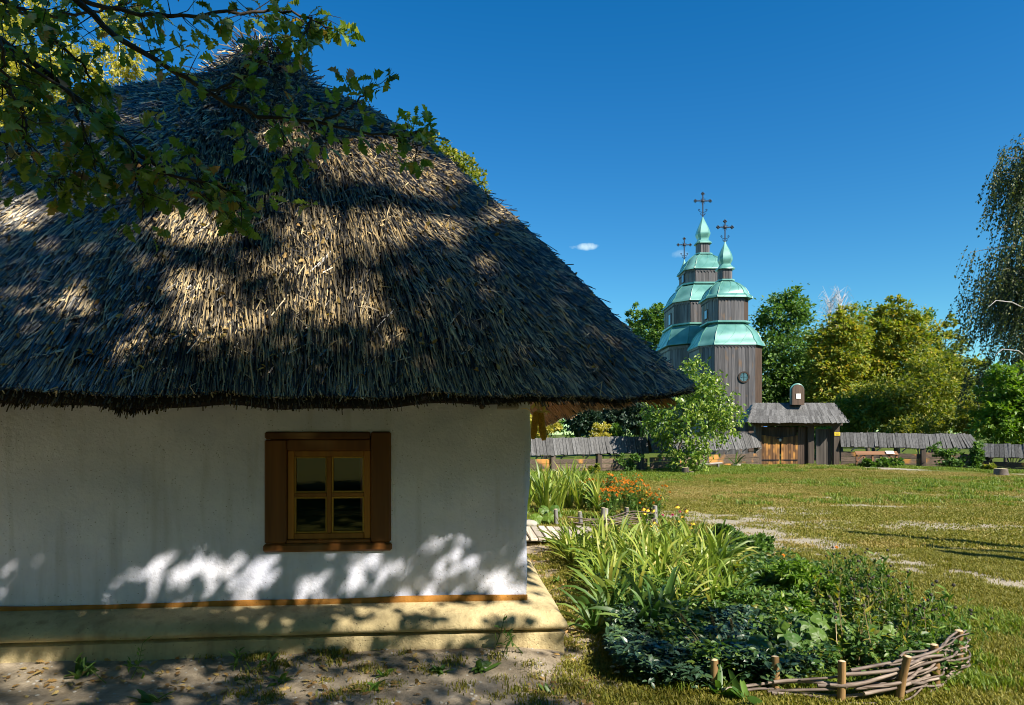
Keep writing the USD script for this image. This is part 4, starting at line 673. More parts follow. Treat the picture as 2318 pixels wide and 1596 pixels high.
def crown(blobs, n, size, seed, clump=.22, leaf=LEAF2, flat=.5, inner=.35, cl_n=34):
    """leaves in clumps through ellipsoids (centre, radii); uneven outline"""
    r_ = np.random.default_rng(seed); V_, tot = [], sum(np.prod(b[1]) ** (2 / 3) for b in blobs); pos, dr = [], []
    for c, rad in blobs:
        k = max(6, int(n * np.prod(rad) ** (2 / 3) / tot / cl_n)); u = rdir(r_, k); rr_ = inner + (1 - inner) * r_.random(k) ** .45; lump = .8 + .45 * noise(u * 2.3 + 10, seed); cc = u * (rr_ * lump)[:, None] * rad + c
        cs = clump * np.mean(rad) * r_.uniform(.55, 1.25, k); off = r_.normal(0, .5, (k, cl_n, 3)) * cs[:, None, None] * np.array([1, 1, .65]); q = cc[:, None] + off
        dd = u[:, None] * .6 + off / cs[:, None, None] * .6 + r_.normal(0, .6, (k, cl_n, 3)); pos.append(q.reshape(-1, 3)); dr.append(dd.reshape(-1, 3))
    pos, dr = np.vstack(pos), np.vstack(dr); dr[:, 2] -= .25; m = pos[:, 2] > .05; pos, dr = pos[m], dr[m]
    return scat(leaf, pos, frames(dr, r_, up=np.array([.25, -.3, 1.0]), roll=flat), size * r_.uniform(.65, 1.35, len(pos)))
def E(px, py, rx, ry, d, rd=None): k = d / F; return (P(px, py, d), np.array([rx * k, (rd or rx) * k, ry * k]))
def tree(name, label, d, trunk, blobs, n, size, mt, seed, bark=BARK, cat='tree', group=None, limbs=9, **kw):
    px, tpy, rpx = trunk; k = d / F; base = np.array([P(px, 0, d)[0], d, gz(P(px, 0, d)[0], d) - .1]); t = thing(name, label, cat, base, group=group)
    top = P(px, tpy, d); m, _ = branchy(base, top, rpx * k, limbs, .45 * max(b[2] for b in blobs) * k, seed); obj(t, 'trunk', m, bark, smooth=50)
    obj(t, 'crown', crown([E(*b[:4], d + (b[4] if len(b) > 4 else 0)) for b in blobs], n, size, seed, **kw), mt); return t
tree('leafy_tree', 'dense dark green tree just right of the church', 60, (1772, 740, 7), [(1775, 790, 70, 120), (1745, 860, 60, 110), (1815, 880, 55, 110), (1780, 930, 85, 70), (1760, 715, 40, 50), (1795, 705, 35, 45)], 26000, .30, GREENL, 1, clump=.26)
tree('maple_tree', 'brownish yellow maple between the dark green tree and the tallest maple', 52, (1905, 760, 6), [(1905, 790, 55, 85), (1880, 860, 55, 100), (1920, 730, 32, 40), (1860, 800, 35, 60), (1890, 930, 70, 60)], 20000, .27, YELLL, 2, clump=.22, flat=.35)
tree('maple_tree', 'tallest yellow green maple with a pointed crown', 54, (2030, 740, 7), [(2030, 800, 75, 100), (2025, 725, 42, 50), (2075, 770, 45, 70), (1985, 790, 50, 85), (2060, 880, 80, 95), (1975, 880, 60, 90), (2025, 690, 18, 22)], 28000, .27, YELLL, 3, clump=.2, flat=.35)
tree('maple_tree', 'low green yellow maple growing behind the gate roof', 44, (1975, 880, 5), [(1960, 930, 80, 55), (2060, 940, 75, 60), (1910, 945, 55, 50), (2010, 900, 70, 50), (2120, 900, 50, 75)], 18000, .22, YGREENL, 4, clump=.24)
tree('leafy_tree', 'thin pale green tree between the maples and the weeping birch', 58, (2140, 760, 5), [(2140, 800, 35, 60), (2120, 860, 40, 70), (2165, 840, 25, 90), (2150, 740, 16, 26)], 9000, .22, YGREENL, 5, clump=.2)
tree('leafy_tree', 'green tree half hidden between thatch and church', 74, (1470, 740, 4), [(1465, 745, 42, 52), (1440, 720, 20, 28), (1495, 720, 22, 30), (1460, 800, 60, 60)], 9000, .34, GREENL, 6, clump=.22)
tree('leafy_tree', 'yellow green tree rising behind the right slope of the thatch', 19, (960, 560, 9), [(930, 480, 130, 130), (1010, 430, 80, 100), (1062, 435, 42, 60), (975, 355, 55, 50), (1000, 560, 120, 120), (1030, 380, 30, 40)], 26000, .11, YGREENL, 7, clump=.16, leaf=LEAF2)
tree('poplar_tree', 'pale yellow leaved tree behind the left side of the roof', 17, (60, 150, 10), [(60, 110, 90, 140), (20, 230, 110, 130), (140, 200, 70, 90), (-80, 100, 120, 200), (80, 300, 120, 90)], 15000, .10, PALEL, 8, clump=.16, inner=.15)
tree('poplar_tree', 'thin yellow birch with hanging leaves left of the ridge cap', 15, (270, 90, 4), [(265, 110, 50, 75), (300, 150, 38, 40), (230, 160, 40, 50), (255, 40, 40, 40)], 2600, .085, PALEL, 9, clump=.3, inner=.1, bark=BIRCHB)
tree('poplar_tree', 'tall yellow green tree behind the far left of the roof', 22, (-150, 60, 12), [(-120, 60, 160, 220), (-60, 200, 150, 200), (30, 20, 110, 110)], 16000, .12, YGREENL, 10, clump=.18)
tree('leafy_tree', 'bright lime green tree beneath the weeping birch', 32.8, (2275, 880, 4), [(2270, 880, 40, 60), (2300, 930, 50, 70), (2250, 950, 45, 50), (2340, 900, 50, 90)], 12000, .19, LIMEL, 11, clump=.24)
tree('leafy_tree', 'mid green tree filling the gap between the maples and the dark tree', 62, (1850, 800, 5), [(1850, 830, 50, 90), (1845, 900, 70, 80), (1930, 900, 80, 80)], 9000, .28, YGREENL, 12, clump=.24)
tree('leafy_tree', 'broad green tree low behind the right fence', 48, (2110, 880, 5), [(2110, 860, 60, 80), (2160, 900, 60, 70), (2070, 900, 60, 70), (2200, 870, 40, 70)], 11000, .24, YGREENL, 13, clump=.24)
tree('leafy_tree', 'tall green tree standing directly behind the two maples', 66, (1965, 730, 5), [(1965, 760, 60, 75), (1940, 840, 70, 90), (2050, 820, 70, 90), (2090, 760, 40, 60)], 9000, .3, GREENL, 14, clump=.24)
# bare birch showing over the maples
q = P(1895, 900, 75); t = thing('bare_birch', 'leafless white birch rising behind the yellow maples', 'tree', (q[0], 75, 0)); r_ = np.random.default_rng(3); m = MB(); m2 = MB()
for px in (1880, 1905):
    m.add(tube([P(px + 8, 980, 75), P(px, 800, 75), P(px - 2, 690, 75)], [.16, .10, .03], 6))
    for k in range(80):
        y0 = r_.uniform(680, 760); a = P(px - 1, y0, 75); s = r_.choice([-1, 1]); w = r_.uniform(8, 34); b = P(px + s * w * .6, y0 - r_.uniform(12, 40), 75 + r_.normal(0, .8)); c = P(px + s * w, y0 - r_.uniform(0, 34), 75 + r_.normal(0, .8)); m2.add(tube([a, b, c], [.028, .016, .008], 3))
obj(t, 'trunk', m, BIRCHB, smooth=50); obj(t, 'twigs', m2, plain('pale_twig', (.42, .40, .42), .7), kind='stuff')
# weeping birch at the right edge
t = thing('weeping_birch', 'tall weeping birch with long hanging strands at the right edge', 'tree', (P(2352, 0, 36)[0], 36, -.3)); r_ = np.random.default_rng(8)
bx = P(2352, 0, 36)[0]; obj(t, 'trunk', tube([(bx, 36, -.5), (bx - .3, 36, 5), (bx + .2, 36, 11), (bx - .1, 36, 17.5)], [.38, .3, .2, .05], 10), BIRCHB, smooth=50)
lv, sv = [], MB(); limb = MB()
ends = []
for k in range(105):
    z = r_.uniform(3.6, 17.3); az = r_.uniform(0, 2 * PI); L = (4.6 - 3.0 * abs(z - 8) / 10) * r_.uniform(.45, 1.05); L = max(L, .9); a = np.array([bx, 36, z - .6]); b = np.array([bx + math.cos(az) * L, 36 + math.sin(az) * L * .8, z + .1 + .12 * L])
    mid = (a + b) / 2 + (0, 0, .25 * L); limb.add(tube([a, mid, b], [.06, .035, .01], 5))
    for s in np.linspace(.35, 1.05, int(7 + L * 3.6)): ends.append(a * (1 - s) ** 2 + 2 * mid * s * (1 - s) + b * s * s)
ends = np.array(ends) + r_.normal(0, .22, (len(ends), 3))
for e_ in ends:
    l = r_.uniform(1.0, 3.4) * np.clip((e_[2] - .5) / 6, .25, 1); sw = np.array([-.22 + r_.normal(0, .07), r_.normal(0, .07), -1]); n = int(l / .085); tt = np.linspace(0, 1, n)[:, None]; pp = e_ + sw * tt * l + np.array([-.25, 0, .25]) * np.sin(PI * tt * .5) * .35; lv.append(pp)
    sv.add(tube(pp[[0, n // 2, -1]], .007, 3, cap=False))
pos = np.vstack(lv); pos = pos + r_.normal(0, .05, pos.shape); dr = np.array([-.2, 0, -1.0]) + r_.normal(0, .55, pos.shape)
obj(t, 'limbs', limb, LIMBB, smooth=50); obj(t, 'hanging_twigs', sv, TWIG, kind='stuff')
obj(t, 'hanging_leaves', scat(LEAF2, pos, frames(dr, r_, roll=1.2), r_.uniform(.11, .20, len(pos))), BIRCHL, kind='stuff')
for px, py in ((2290, 690), (2305, 800)): obj(t, 'white_limb', tube([P(2352, py + 45, 36), P(2330, py + 14, 34.5), P(px, py - 6, 33.6), P(px - 36, py - 10, 33), P(px - 52, py + 4, 32.8)], [.05, .036, .026, .018, .008], 6), PALIMB, smooth=50)
# young fruit tree before the fence
cb = np.array([P(1531, 0, 27.7)[0], 27.7, -.05]); t = thing('cherry_tree', 'young bushy cherry tree with drooping glossy leaves before the fence', 'tree', cb); m, tips = branchy(cb, P(1555, 880, 27.7), .07, 16, 1.1, 5); obj(t, 'trunk', m, BARK, smooth=50)
r_ = np.random.default_rng(9); bl = [E(*b) for b in ((1575, 850, 28, 34, 27.7), (1560, 900, 70, 50, 27.7), (1610, 920, 55, 45, 27.5), (1520, 935, 55, 45, 27.6), (1570, 965, 85, 45, 27.6), (1490, 960, 30, 26, 27.8), (1640, 945, 34, 26, 27.7), (1550, 1010, 46, 36, 27.4), (1558, 1045, 32, 24, 27.2), (1600, 880, 30, 40, 27.6))]
pos, dr = [], []
for c, rad in bl:
    k = int(75 * np.prod(rad) ** .55) + 30; u = rdir(r_, k); a = c + u * rad * (.35 + .65 * r_.random((k, 1)) ** .5); ax = unit(u + np.array([0, 0, .35]) + r_.normal(0, .35, (k, 3)))
    for s in np.linspace(0, .42, 9): pos.append(a + ax * s * r_.uniform(.7, 1.2, (k, 1)) + r_.normal(0, .03, (k, 3)) - np.array([0, 0, .5]) * s ** 2); dr.append(ax * .4 + rdir(r_, k) * .8 + np.array([0, 0, -.55]))
pos, dr = np.vstack(pos), np.vstack(dr); obj(t, 'crown', scat((LEAF4[0] * [1, 1.1, 1.3], LEAF4[1]), pos, frames(dr, r_, roll=.5), r_.uniform(.10, .19, len(pos))), CHERRYL)
# shrubs
def shrub(name, label, px, py, rx, ry, d, n, size, mt, seed, cat='shrub', group=None, flowers=None, **kw):
    c = P(px, py, d); k = d / F; base = np.array([c[0], d, gz(c[0], d)]); t = thing(name, label, cat, base, group=group); m = MB(); r_ = np.random.default_rng(seed)
    for j in range(7): b = c + rdir(r_, 1)[0] * np.array([rx, rx, ry]) * k * .8; m.add(tube([base - (0, 0, .05), (base + b) / 2 + r_.normal(0, .05 * rx * k, 3), b], [.02 * rx * k + .008, .015 * rx * k + .005, .004], 4))
    obj(t, 'stems', m, TWIG)
    bl = [(c, np.array([rx, rx, ry]) * k * .8)] + [(c + r_.normal(0, .45, 3) * np.array([rx, rx, ry]) * k, np.array([rx, rx, ry]) * k * r_.uniform(.3, .5)) for _ in range(6)]
    obj(t, 'foliage', crown(bl, n, size, seed, **kw), mt)
    if flowers: u = rdir(r_, flowers[0]); u[:, 2] = abs(u[:, 2]); q = c + u * np.array([rx, rx, ry]) * k; obj(t, 'blossoms', scat(LEAF4, q, frames(rdir(r_, len(q)), r_, roll=1), np.full(len(q), flowers[1])), flowers[2], kind='stuff')
    return t
shrub('shrub', 'dark blue green bush behind the fence, furthest left of the dark ones', 1320, 945, 45, 45, 46, 9000, .22, DARKL, 21)
shrub('shrub', 'dark blue green bush behind the fence next to the cherry tree', 1440, 940, 60, 50, 48, 11000, .22, DARKL, 22)
shrub('shrub', 'dark bush behind the fence between the two larger dark bushes', 1380, 950, 50, 42, 50, 9000, .22, DARKL, 23)
shrub('shrub', 'pale leaved bush showing under the eave beside the corn cobs', 1230, 960, 45, 34, 32, 4200, .13, PALEL, 24)
shrub('flowering_plant', 'pale tall plant with white flowers above the fence roof', 1358, 985, 22, 26, 29.5, 900, .12, PALEL, 25, 'plant', flowers=(45, .06, WHITEPT), clump=.3)
shrub('leafy_plant', 'bright green leafy plant just above the fence roof', 1395, 985, 16, 16, 29.8, 500, .16, GREENL, 26, 'plant')
shrub('shrub', 'low green bush growing under the sign stand', 1965, 1055, 24, 14, 31.0, 1200, .13, GREENL, 27)
shrub('shrub', 'rounded leafy bush right of the sign stand legs', 2020, 1052, 28, 18, 30.8, 1800, .14, GREENL, 28)
shrub('shrub', 'scraggy bush climbing the fence at the right post', 2150, 1040, 30, 30, 30.6, 1500, .12, GREENL, 29, clump=.3)
shrub('shrub', 'tall thin bush at the lower fence corner', 2205, 1040, 22, 30, 30.2, 1200, .12, GREENL, 30, clump=.3)
shrub('shrub', 'small bush before the low fence near the pale stump', 2240, 1062, 16, 16, 29.0, 600, .11, YGREENL, 31)
shrub('shrub', 'brown tinged thicket behind the low fence at the right', 2200, 950, 40, 45, 36, 4200, .14, YELLL, 32)
shrub('shrub', 'green thicket behind the middle of the right fence', 2080, 965, 75, 28, 37, 5200, .15, YGREENL, 33)
shrub('shrub', 'green thicket behind the gate opening', 1860, 1000, 30, 40, 42, 3000, .17, GREENL, 34)
shrub('shrub', 'green thicket behind the right end of the fence', 2290, 985, 50, 35, 37, 4200, .15, LIMEL, 35)
shrub('creeper', 'sparse creeper on the left fence planks', 1425, 1048, 22, 22, 27.3, 420, .09, GREENL, 36, 'plant', clump=.35)
shrub('creeper', 'small creeper tuft low on the left fence', 1345, 1062, 16, 10, 26.4, 260, .09, YGREENL, 37, 'plant', clump=.35)
# far woodland that closes the view
r_ = np.random.default_rng(44); bl = []
for x in np.arange(-75, 120, 4.2):
    y = 96 + r_.normal(0, 5); h = r_.uniform(4, 6.0); bl.append((np.array([x, y, h]), np.array([3.6, 3.2, h * .95])))
obj(None, 'woodland', crown(bl, 34000, .62, 45, clump=.3, cl_n=24), GREENL, kind='stuff', label='far belt of green woodland behind the yard')
# ------------------------------------------------------------------ garden beds
def stake(par, c, h, r, seed, name='stake', mt=None):
    rs = np.random.default_rng(seed); top = np.array(c) + (rs.normal(0, .02), rs.normal(0, .02), h); s = obj(par, name, tube([np.array(c) - (0, 0, .12), (np.array(c) + top) / 2 + rs.normal(0, .004, 3), top], [r, r * .98, r * .94], 10), mt or STAKE, smooth=50)
    obj(s, 'cut_end', (lambda q: (q[0], q[1]))(lathe(top, [(r * .92, -.001), (r * .5, .004), (.0005, .004)], 10)), CUTEND); return s
def along(pts, n):
    pts = np.asarray(pts, float); d = np.concatenate([[0], np.cumsum(np.linalg.norm(np.diff(pts, axis=0), axis=1))]); s = np.linspace(0, d[-1], n)
    for _ in range(1): q = np.stack([np.interp(s, d, pts[:, k]) for k in range(pts.shape[1])], -1)
    k = max(2, n // 14); ker = np.ones(k) / k; pad = np.pad(q, ((k, k), (0, 0)), mode='reflect', reflect_type='odd'); return np.stack([np.convolve(pad[:, j], ker, 'same')[k:-k] for j in range(pts.shape[1])], -1)
def wattle(t, path, rods, hgt, r, seed, s_rng=(.55, 1.0), freq=2.2, low=.35):
    rs = np.random.default_rng(seed); base = along(path, 90); L = np.linalg.norm(np.diff(base, axis=0), axis=1).sum(); tg = unit(np.gradient(base, axis=0)); nr = np.stack([tg[:, 1], -tg[:, 0]], -1)
    for k in range(rods):
        f = (k + .5) / rods; ln = rs.uniform(*s_rng); a = rs.uniform(0, 1 - ln); a = a if k % 3 else (1 - ln) * rs.uniform(.8, 1); i0, i1 = int(a * 89), int((a + ln) * 89); i = np.arange(i0, i1 + 1); u = i / 89
        z = .015 + hgt * f * (low + (1 - low) * sm(u, 0, .8)) + .018 * np.sin(u * 9 + k) + rs.normal(0, .006); off = .034 * np.sin(PI * u * L * freq + PI * (k % 2)) + rs.normal(0, .008) + .012 * np.sin(u * 23 + k * 2)
        p = np.column_stack([base[i] + nr[i] * off[:, None], z + np.array([gz(*b) for b in base[i]])]); rr_ = r * rs.uniform(.65, 1.25) * (1 - .45 * np.linspace(0, 1, len(i))); obj(t, 'woven_rod', tube(p, rr_, 6), WITHY, smooth=60)
g2 = lambda px, py: G(px, py)[:2]
w1 = thing('wattle_fence', 'low woven stick fence curving round the near corner of the garden bed', 'wattle fence', (*g2(1990, 1570), 0))
for k, (x, y, yt) in enumerate(((1615, 1562, 1493), (1754, 1567, 1488), (1902, 1585, 1492), (2028, 1582, 1478), (2118, 1560, 1462), (2170, 1524, 1425))):
    q = G(x, y); d = q[1]; stake(w1, (q[0], d, gz(q[0], d)), (y - yt) * d / F * 1.02, .5 * 18 * d / F, k)
wattle(w1, [g2(1640, 1577), g2(1754, 1570), g2(1902, 1586), g2(2028, 1583), g2(2118, 1561), g2(2172, 1528), g2(2190, 1508)], 13, .27, .0108, 3, (.45, .85), 1.6, .30)
wattle(w1, [g2(2028, 1583), g2(2118, 1561), g2(2172, 1528), g2(2190, 1508)], 8, .27, .0105, 4, (.6, .95), 1.8, .9)
for k, (x, y, yt) in enumerate(((1932, 1338, 1306), (1881, 1326, 1294), (1835, 1300, 1281), (1750, 1270, 1252))): q = G(x, y); stake(w1, (q[0], q[1], 0), (y - yt) * q[1] / F * 1.1, .033, 20 + k)
w2 = thing('wattle_fence', 'grey woven stick fence round the far marigold bed', 'wattle fence', (*g2(1400, 1190), 0))
for k, (x, y, yt) in enumerate(((1260, 1189, 1152), (1315, 1189, 1158), (1364, 1191, 1149), (1371, 1191, 1151), (1415, 1190, 1149), (1461, 1188, 1158), (1484, 1186, 1145))): q = G(x, y); stake(w2, (q[0], q[1], 0), (y - yt) * q[1] / F, .04, 40 + k, mt=GREYWOOD)
wattle(w2, [g2(1285, 1190), g2(1364, 1192), g2(1415, 1191), g2(1461, 1189), g2(1486, 1186)], 9, .22, .014, 6, (.5, .95), .9, .5)
wattle(w2, [g2(1484, 1186), g2(1470, 1160), g2(1440, 1140)], 5, .22, .014, 7, (.7, 1), .9, 1)
# boardwalk
bwk = thing('boardwalk', 'pale plank walkway beside the cottage wall', 'walkway', (.5, 10.8, 0)); rs = np.random.default_rng(12)
for k in range(16):
    x = -.55 + k * .125; a = np.array([x + rs.normal(0, .008), 10.15 + rs.normal(0, .03), .07]); b = np.array([x - .085 + rs.normal(0, .008), 11.45 + rs.normal(0, .03), .07]); obj(bwk, 'plank', beam(a, b, .102, .035, ch=.006), PLANKW)
for y in (10.4, 11.2): obj(bwk, 'bearer', beam((-.6, y, .025), (1.3, y, .025), .08, .05), GREYX)
# irises
def clump_thing(name, label, cat, loc, leaves, mt, group=None, nm='leaf'):
    t = thing(name, label, cat, loc, group=group)
    for m in leaves: obj(t, nm, m, mt, smooth=True, local=True)
    return t
Z3 = np.zeros(3); rs = np.random.default_rng(31)
spots = []
for k in range(400):
    d = rs.uniform(6.1, 9.7); x = rs.uniform(.85 + .05 * (7 - d), 2.45 + .06 * (d - 7)); px = x / d * F + 1158.5; py = 980 + F * 1.65 / d
    if px > 1265 and px < 1660 and all(math.hypot(x - a, d - b) > .22 for a, b in spots) and not (x > 2.1 and d < 6.6): spots.append((x, d))
spots = spots[:52]; src = []
for k, (x, d) in enumerate(spots):
    lab = 'pale green iris clump with sword leaves in the near garden bed'; grp = 'iris clumps in the near bed'
    if k < 6: src.append(clump_thing('iris_clump', lab, 'iris', (x, d, gz(x, d)), arc_leaves(Z3, 30, .60, .036, 100 + k, (.05, 1.1), 6, 1.5, .12), IRIS1, grp))
    else: dup(src[k % 6], lab, (x, d, gz(x, d)), rs.uniform(0, 6.28), rs.uniform(.75, 1.15))
src = []
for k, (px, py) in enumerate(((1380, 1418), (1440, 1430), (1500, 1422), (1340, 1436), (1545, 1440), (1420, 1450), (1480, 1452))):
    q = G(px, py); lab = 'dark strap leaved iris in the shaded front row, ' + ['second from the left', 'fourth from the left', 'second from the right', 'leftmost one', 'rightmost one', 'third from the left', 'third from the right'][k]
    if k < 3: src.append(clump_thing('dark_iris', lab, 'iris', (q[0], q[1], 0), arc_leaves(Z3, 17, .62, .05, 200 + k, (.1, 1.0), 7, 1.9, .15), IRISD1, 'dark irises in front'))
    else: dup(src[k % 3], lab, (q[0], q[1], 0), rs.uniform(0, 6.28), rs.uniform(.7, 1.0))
src = []; spots2 = []
for k in range(200):
    d = rs.uniform(13.6, 19); x = rs.uniform(.25, 2.0 - .05 * (d - 13)); 
    if all(math.hypot(x - a, d - b) > .42 for a, b in spots2): spots2.append((x, d))
for k, (x, d) in enumerate(spots2[:26]):
    lab = 'tall pale iris clump against the cottage corner in the far bed'
    if k < 4: src.append(clump_thing('tall_iris', lab, 'iris', (x, d, 0), arc_leaves(Z3, 26, .95, .055, 300 + k, (.05, .7), 5, 1.1, .12), IRIS1, 'iris clumps in the far bed'))
    else: dup(src[k % 4], lab, (x, d, 0), rs.uniform(0, 6.28), rs.uniform(.8, 1.15))
# periwinkle and other undergrowth of the near bed
def carpet(name, label, inside, n, size, mt, seed, hgt, box_, leaf=LEAF4, up=.8):
    r_ = np.random.default_rng(seed); x = r_.uniform(box_[0], box_[1], n * 3); y = r_.uniform(box_[2], box_[3], n * 3); px = x / y * F + 1158.5; py = 980 + F * 1.65 / y; m = inside(px, py, x, y, r_); x, y = x[m][:n], y[m][:n]
    p = np.stack([x, y, 0 * x], -1); top = hgt * (.35 + 1.1 * (fbm(p * 3.2, 3, seed) - .2)); z = ground_z(x, y) + top * r_.random(len(x)) ** .45; dr = rdir(r_, len(x)); dr[:, 2] *= .4
    obj(None, name, scat(leaf, np.stack([x, y, z], -1), frames(dr, r_, up=np.array([0, -.15, 1.0]), roll=1 - up), size * r_.uniform(.6, 1.3, len(x))), mt, kind='stuff', label=label)
blob = lambda px, py, c: sum(((px - a) / rx) ** 2 + ((py - b) / ry) ** 2 < 1 for a, b, rx, ry in c) > 0
ell = [(1530, 1500, 170, 70), (1450, 1465, 70, 35), (1660, 1480, 100, 55), (1740, 1530, 110, 40)]
carpet('periwinkle', 'glossy dark periwinkle carpet in the near garden bed', lambda px, py, x, y, r_: blob(px, py, ell), 13000, .052, VINCAL, 61, .30, (.7, 2.6, 4.3, 6.6))
carpet('undergrowth', 'mixed low green undergrowth between the garden plants', lambda px, py, x, y, r_: (px > 1290) & (px < 2180) & (py > 1255) & (x < 3.45) & (y > 4.35) & ~((py > 1440) & (px < 1420 + (py - 1440) * 1.2)) & (fbm(np.stack([x, y, 0 * x], -1) * 2, 2, 5) > .22), 25000, .053, UNDERL, 62, .30, (.8, 3.6, 4.3, 9.5), up=.45)
# leafy green plants in the middle of the bed
for k, (px, py, rx, ry, d) in enumerate(((1690, 1330, 50, 32, 7.0), (1760, 1320, 50, 36, 6.9), (1820, 1330, 55, 36, 6.6), (1720, 1370, 60, 32, 6.1), (1800, 1385, 60, 32, 5.9), (1660, 1375, 45, 28, 6.3), (1880, 1360, 50, 34, 6.2), (1620, 1410, 45, 25, 5.8))):
    shrub('garden_plant', ['leafy green plant at the back left of the bed middle', 'leafy green plant at the back of the bed middle', 'leafy green plant near the back stakes', 'bushy green plant in the centre of the bed', 'bushy plant just behind the pumpkin leaves', 'green plant against the dark irises', 'green plant at the edge of the dry weeds', 'low green plant beside the periwinkle'][k], px, py, rx, ry, d, 1500, .062, GREENL if k % 2 else LIMEL, 400 + k, 'plant', clump=.3, cl_n=12, leaf=(LEAF4[0] * [1, .8, 1], LEAF4[1]))
shrub('low_hedge', 'low dense dark bush beyond the irises, left one', 1650, 1222, 42, 24, 9.4, 3800, .05, GREENL, 431, 'shrub', clump=.25)
shrub('low_hedge', 'low dense dark bush beyond the irises, right one', 1705, 1238, 40, 24, 9.0, 3800, .05, GREENL, 432, 'shrub', clump=.25)
for k, (px, py, rx, ry, d) in enumerate(((1700, 1450, 40, 26, 5.5), (1640, 1300, 45, 26, 7.4), (1790, 1440, 45, 26, 5.4), (1590, 1360, 40, 24, 6.6), (1850, 1430, 45, 30, 5.4), (2000, 1440, 50, 34, 5.3), (2080, 1430, 45, 34, 5.2), (1940, 1400, 50, 30, 5.8))):
    shrub('leafy_plant', ['bright leafy plant at the periwinkle edge', 'yellow green plant at the right end of the irises', 'bright leafy plant left of the tallest pumpkin leaves', 'low yellow green plant among the iris fronts', 'bright plant directly behind the pumpkin leaves', 'light green plant behind the right half of the wattle', 'light green plant at the bend of the wattle', 'yellow green plant among the dry weeds'][k], px, py, rx, ry, d, 900, .058, LIMEL if k % 2 == 0 else YGREENL, 450 + k, 'plant', clump=.35, cl_n=10, leaf=(LEAF4[0] * [1, 1.1, 1], LEAF4[1]))
# dry weeds at the right of the bed
def weed(seed, n, h, leafy, mt_leaf):
    r_ = np.random.default_rng(seed); st, lp, ld, hd = MB(), [], [], MB()
    for k in range(n):
        b = np.append(r_.normal(0, .09, 2), 0); tp = b + np.array([r_.normal(0, .12), r_.normal(0, .12), h * r_.uniform(.6, 1.15)]); mid = (b + tp) / 2 + r_.normal(0, .02, 3); st.add(tube([b, mid, tp], [.0045, .0035, .002], 3))
        tt = r_.uniform(.15, .98, leafy); p = b + (tp - b) * tt[:, None]; lp.append(p); ld.append(rdir(r_, leafy) + [0, 0, .5])
        if r_.random() < .45: s = trimesh.creation.icosphere(0, .014); hd.add((np.array(s.vertices) + tp, np.array(s.faces)))
    return st, scat((LEAF4[0] * [1, .55, 1], LEAF4[1]), np.vstack(lp), frames(np.vstack(ld), r_, roll=.5), r_.uniform(.035, .085, n * leafy)), hd
src = []
for k in range(26):
    px, py = rs.uniform(1900, 2165), rs.uniform(1390, 1520)
    if k % 4 == 0: px, py = rs.uniform(1850, 2080), rs.uniform(1345, 1400)
    q = G(px, py); x, d = min(q[0], 3.35), q[1]; lab = 'upright dry weed with narrow leaves at the right of the near bed'
    if k < 5:
        t = thing('tall_weed', lab, 'weed', (x, d, 0), group='dry weeds in the near bed'); a, b, c = weed(500 + k, 9, .46, 16, 0); obj(t, 'stems', a, STEMD if k % 2 else STEMG, local=True); obj(t, 'leaves', b, YGREENL if k % 2 else GREENL, local=True); src.append(t)
        if c.n: obj(t, 'seed_heads', c, TWIG, local=True, kind='stuff')
    else: dup(src[k % 5], lab, (x, d, 0), rs.uniform(0, 6.28), rs.uniform(.65, 1.05))
# pumpkin plants
def pumpkin(t, c, dirn, r, seed):
    r_ = np.random.default_rng(seed); n = 30; g = np.linspace(.18, 2 * PI - .18, n); rad = r * (1 + .10 * np.cos(5 * (g - PI)) + r_.normal(0, .02, n)) * (1 - .0 * g); x = -rad * np.cos(g) * -1; pts = [np.zeros(3)] + [np.array([rad[i] * math.cos(g[i]), rad[i] * math.sin(g[i]), 0]) for i in range(n)] ; inner = [np.array([.55 * p[0], .55 * p[1], 0]) for p in pts[1:]]
    v = np.array(pts[:1] + inner + pts[1:]); q = np.hypot(v[:, 0], v[:, 1]) / r; a = np.arctan2(v[:, 1], v[:, 0]); v[:, 2] = r * (-.28 * q ** 2 + .07 * np.cos(5 * a) * q + .22 * (1 - q) * -0.4)
    f = []
    for i in range(n - 1): f += [[0, 1 + i, 2 + i], [1 + i, 1 + n + i, 2 + n + i], [1 + i, 2 + n + i, 2 + i]]
    z = unit(np.array(dirn)); x = unit(np.cross([.3, 1, .1], z)); R = np.stack([x, np.cross(z, x), z], 1); an = r_.uniform(0, 6.28); R = R @ rotz(an)
    lf = obj(t, 'leaf', (v @ R.T + c, np.array(f)), PUMPL, smooth=True); base = np.array([c[0] + r_.normal(0, .06), c[1] + .05, .03]); obj(lf, 'stalk', tube([c, (np.array(c) + base) / 2 + (0, .02, .02), base], [.004, .005, .006], 5), STEMG)
pk = thing('pumpkin_plant', 'pumpkin plant with broad round leaves behind the near wattle', 'pumpkin plant', (*g2(1900, 1555), 0)); r_ = np.random.default_rng(71)
for k, (zx, zy, s) in enumerate(((910, 720, 62), (985, 675, 60), (1045, 720, 58), (1115, 680, 55), (740, 770, 52), (815, 830, 66), (830, 925, 72), (1090, 840, 78), (1250, 850, 64), (1270, 755, 55), (1385, 800, 68), (1530, 930, 70), (950, 965, 48), (860, 990, 40), (560, 815, 60), (1320, 800, 50), (1500, 830, 55), (690, 725, 50), (960, 790, 60), (1180, 770, 52), (1440, 760, 45), (620, 1000, 40), (900, 860, 45))):
    px, py = (2700 + zx / 1.66) / 1.7678, (2100 + zy / 1.66) / 1.7678; d = 4.95 - .35 * (zy - 680) / 300 + r_.normal(0, .04); c = P(px, py, d); c[2] = max(c[2], .06) + .05; pumpkin(pk, c, (r_.normal(0, .55), -.7 + r_.normal(0, .45), .8), s / 1.66 / 1.7678 * d / F * 1.25, 600 + k)
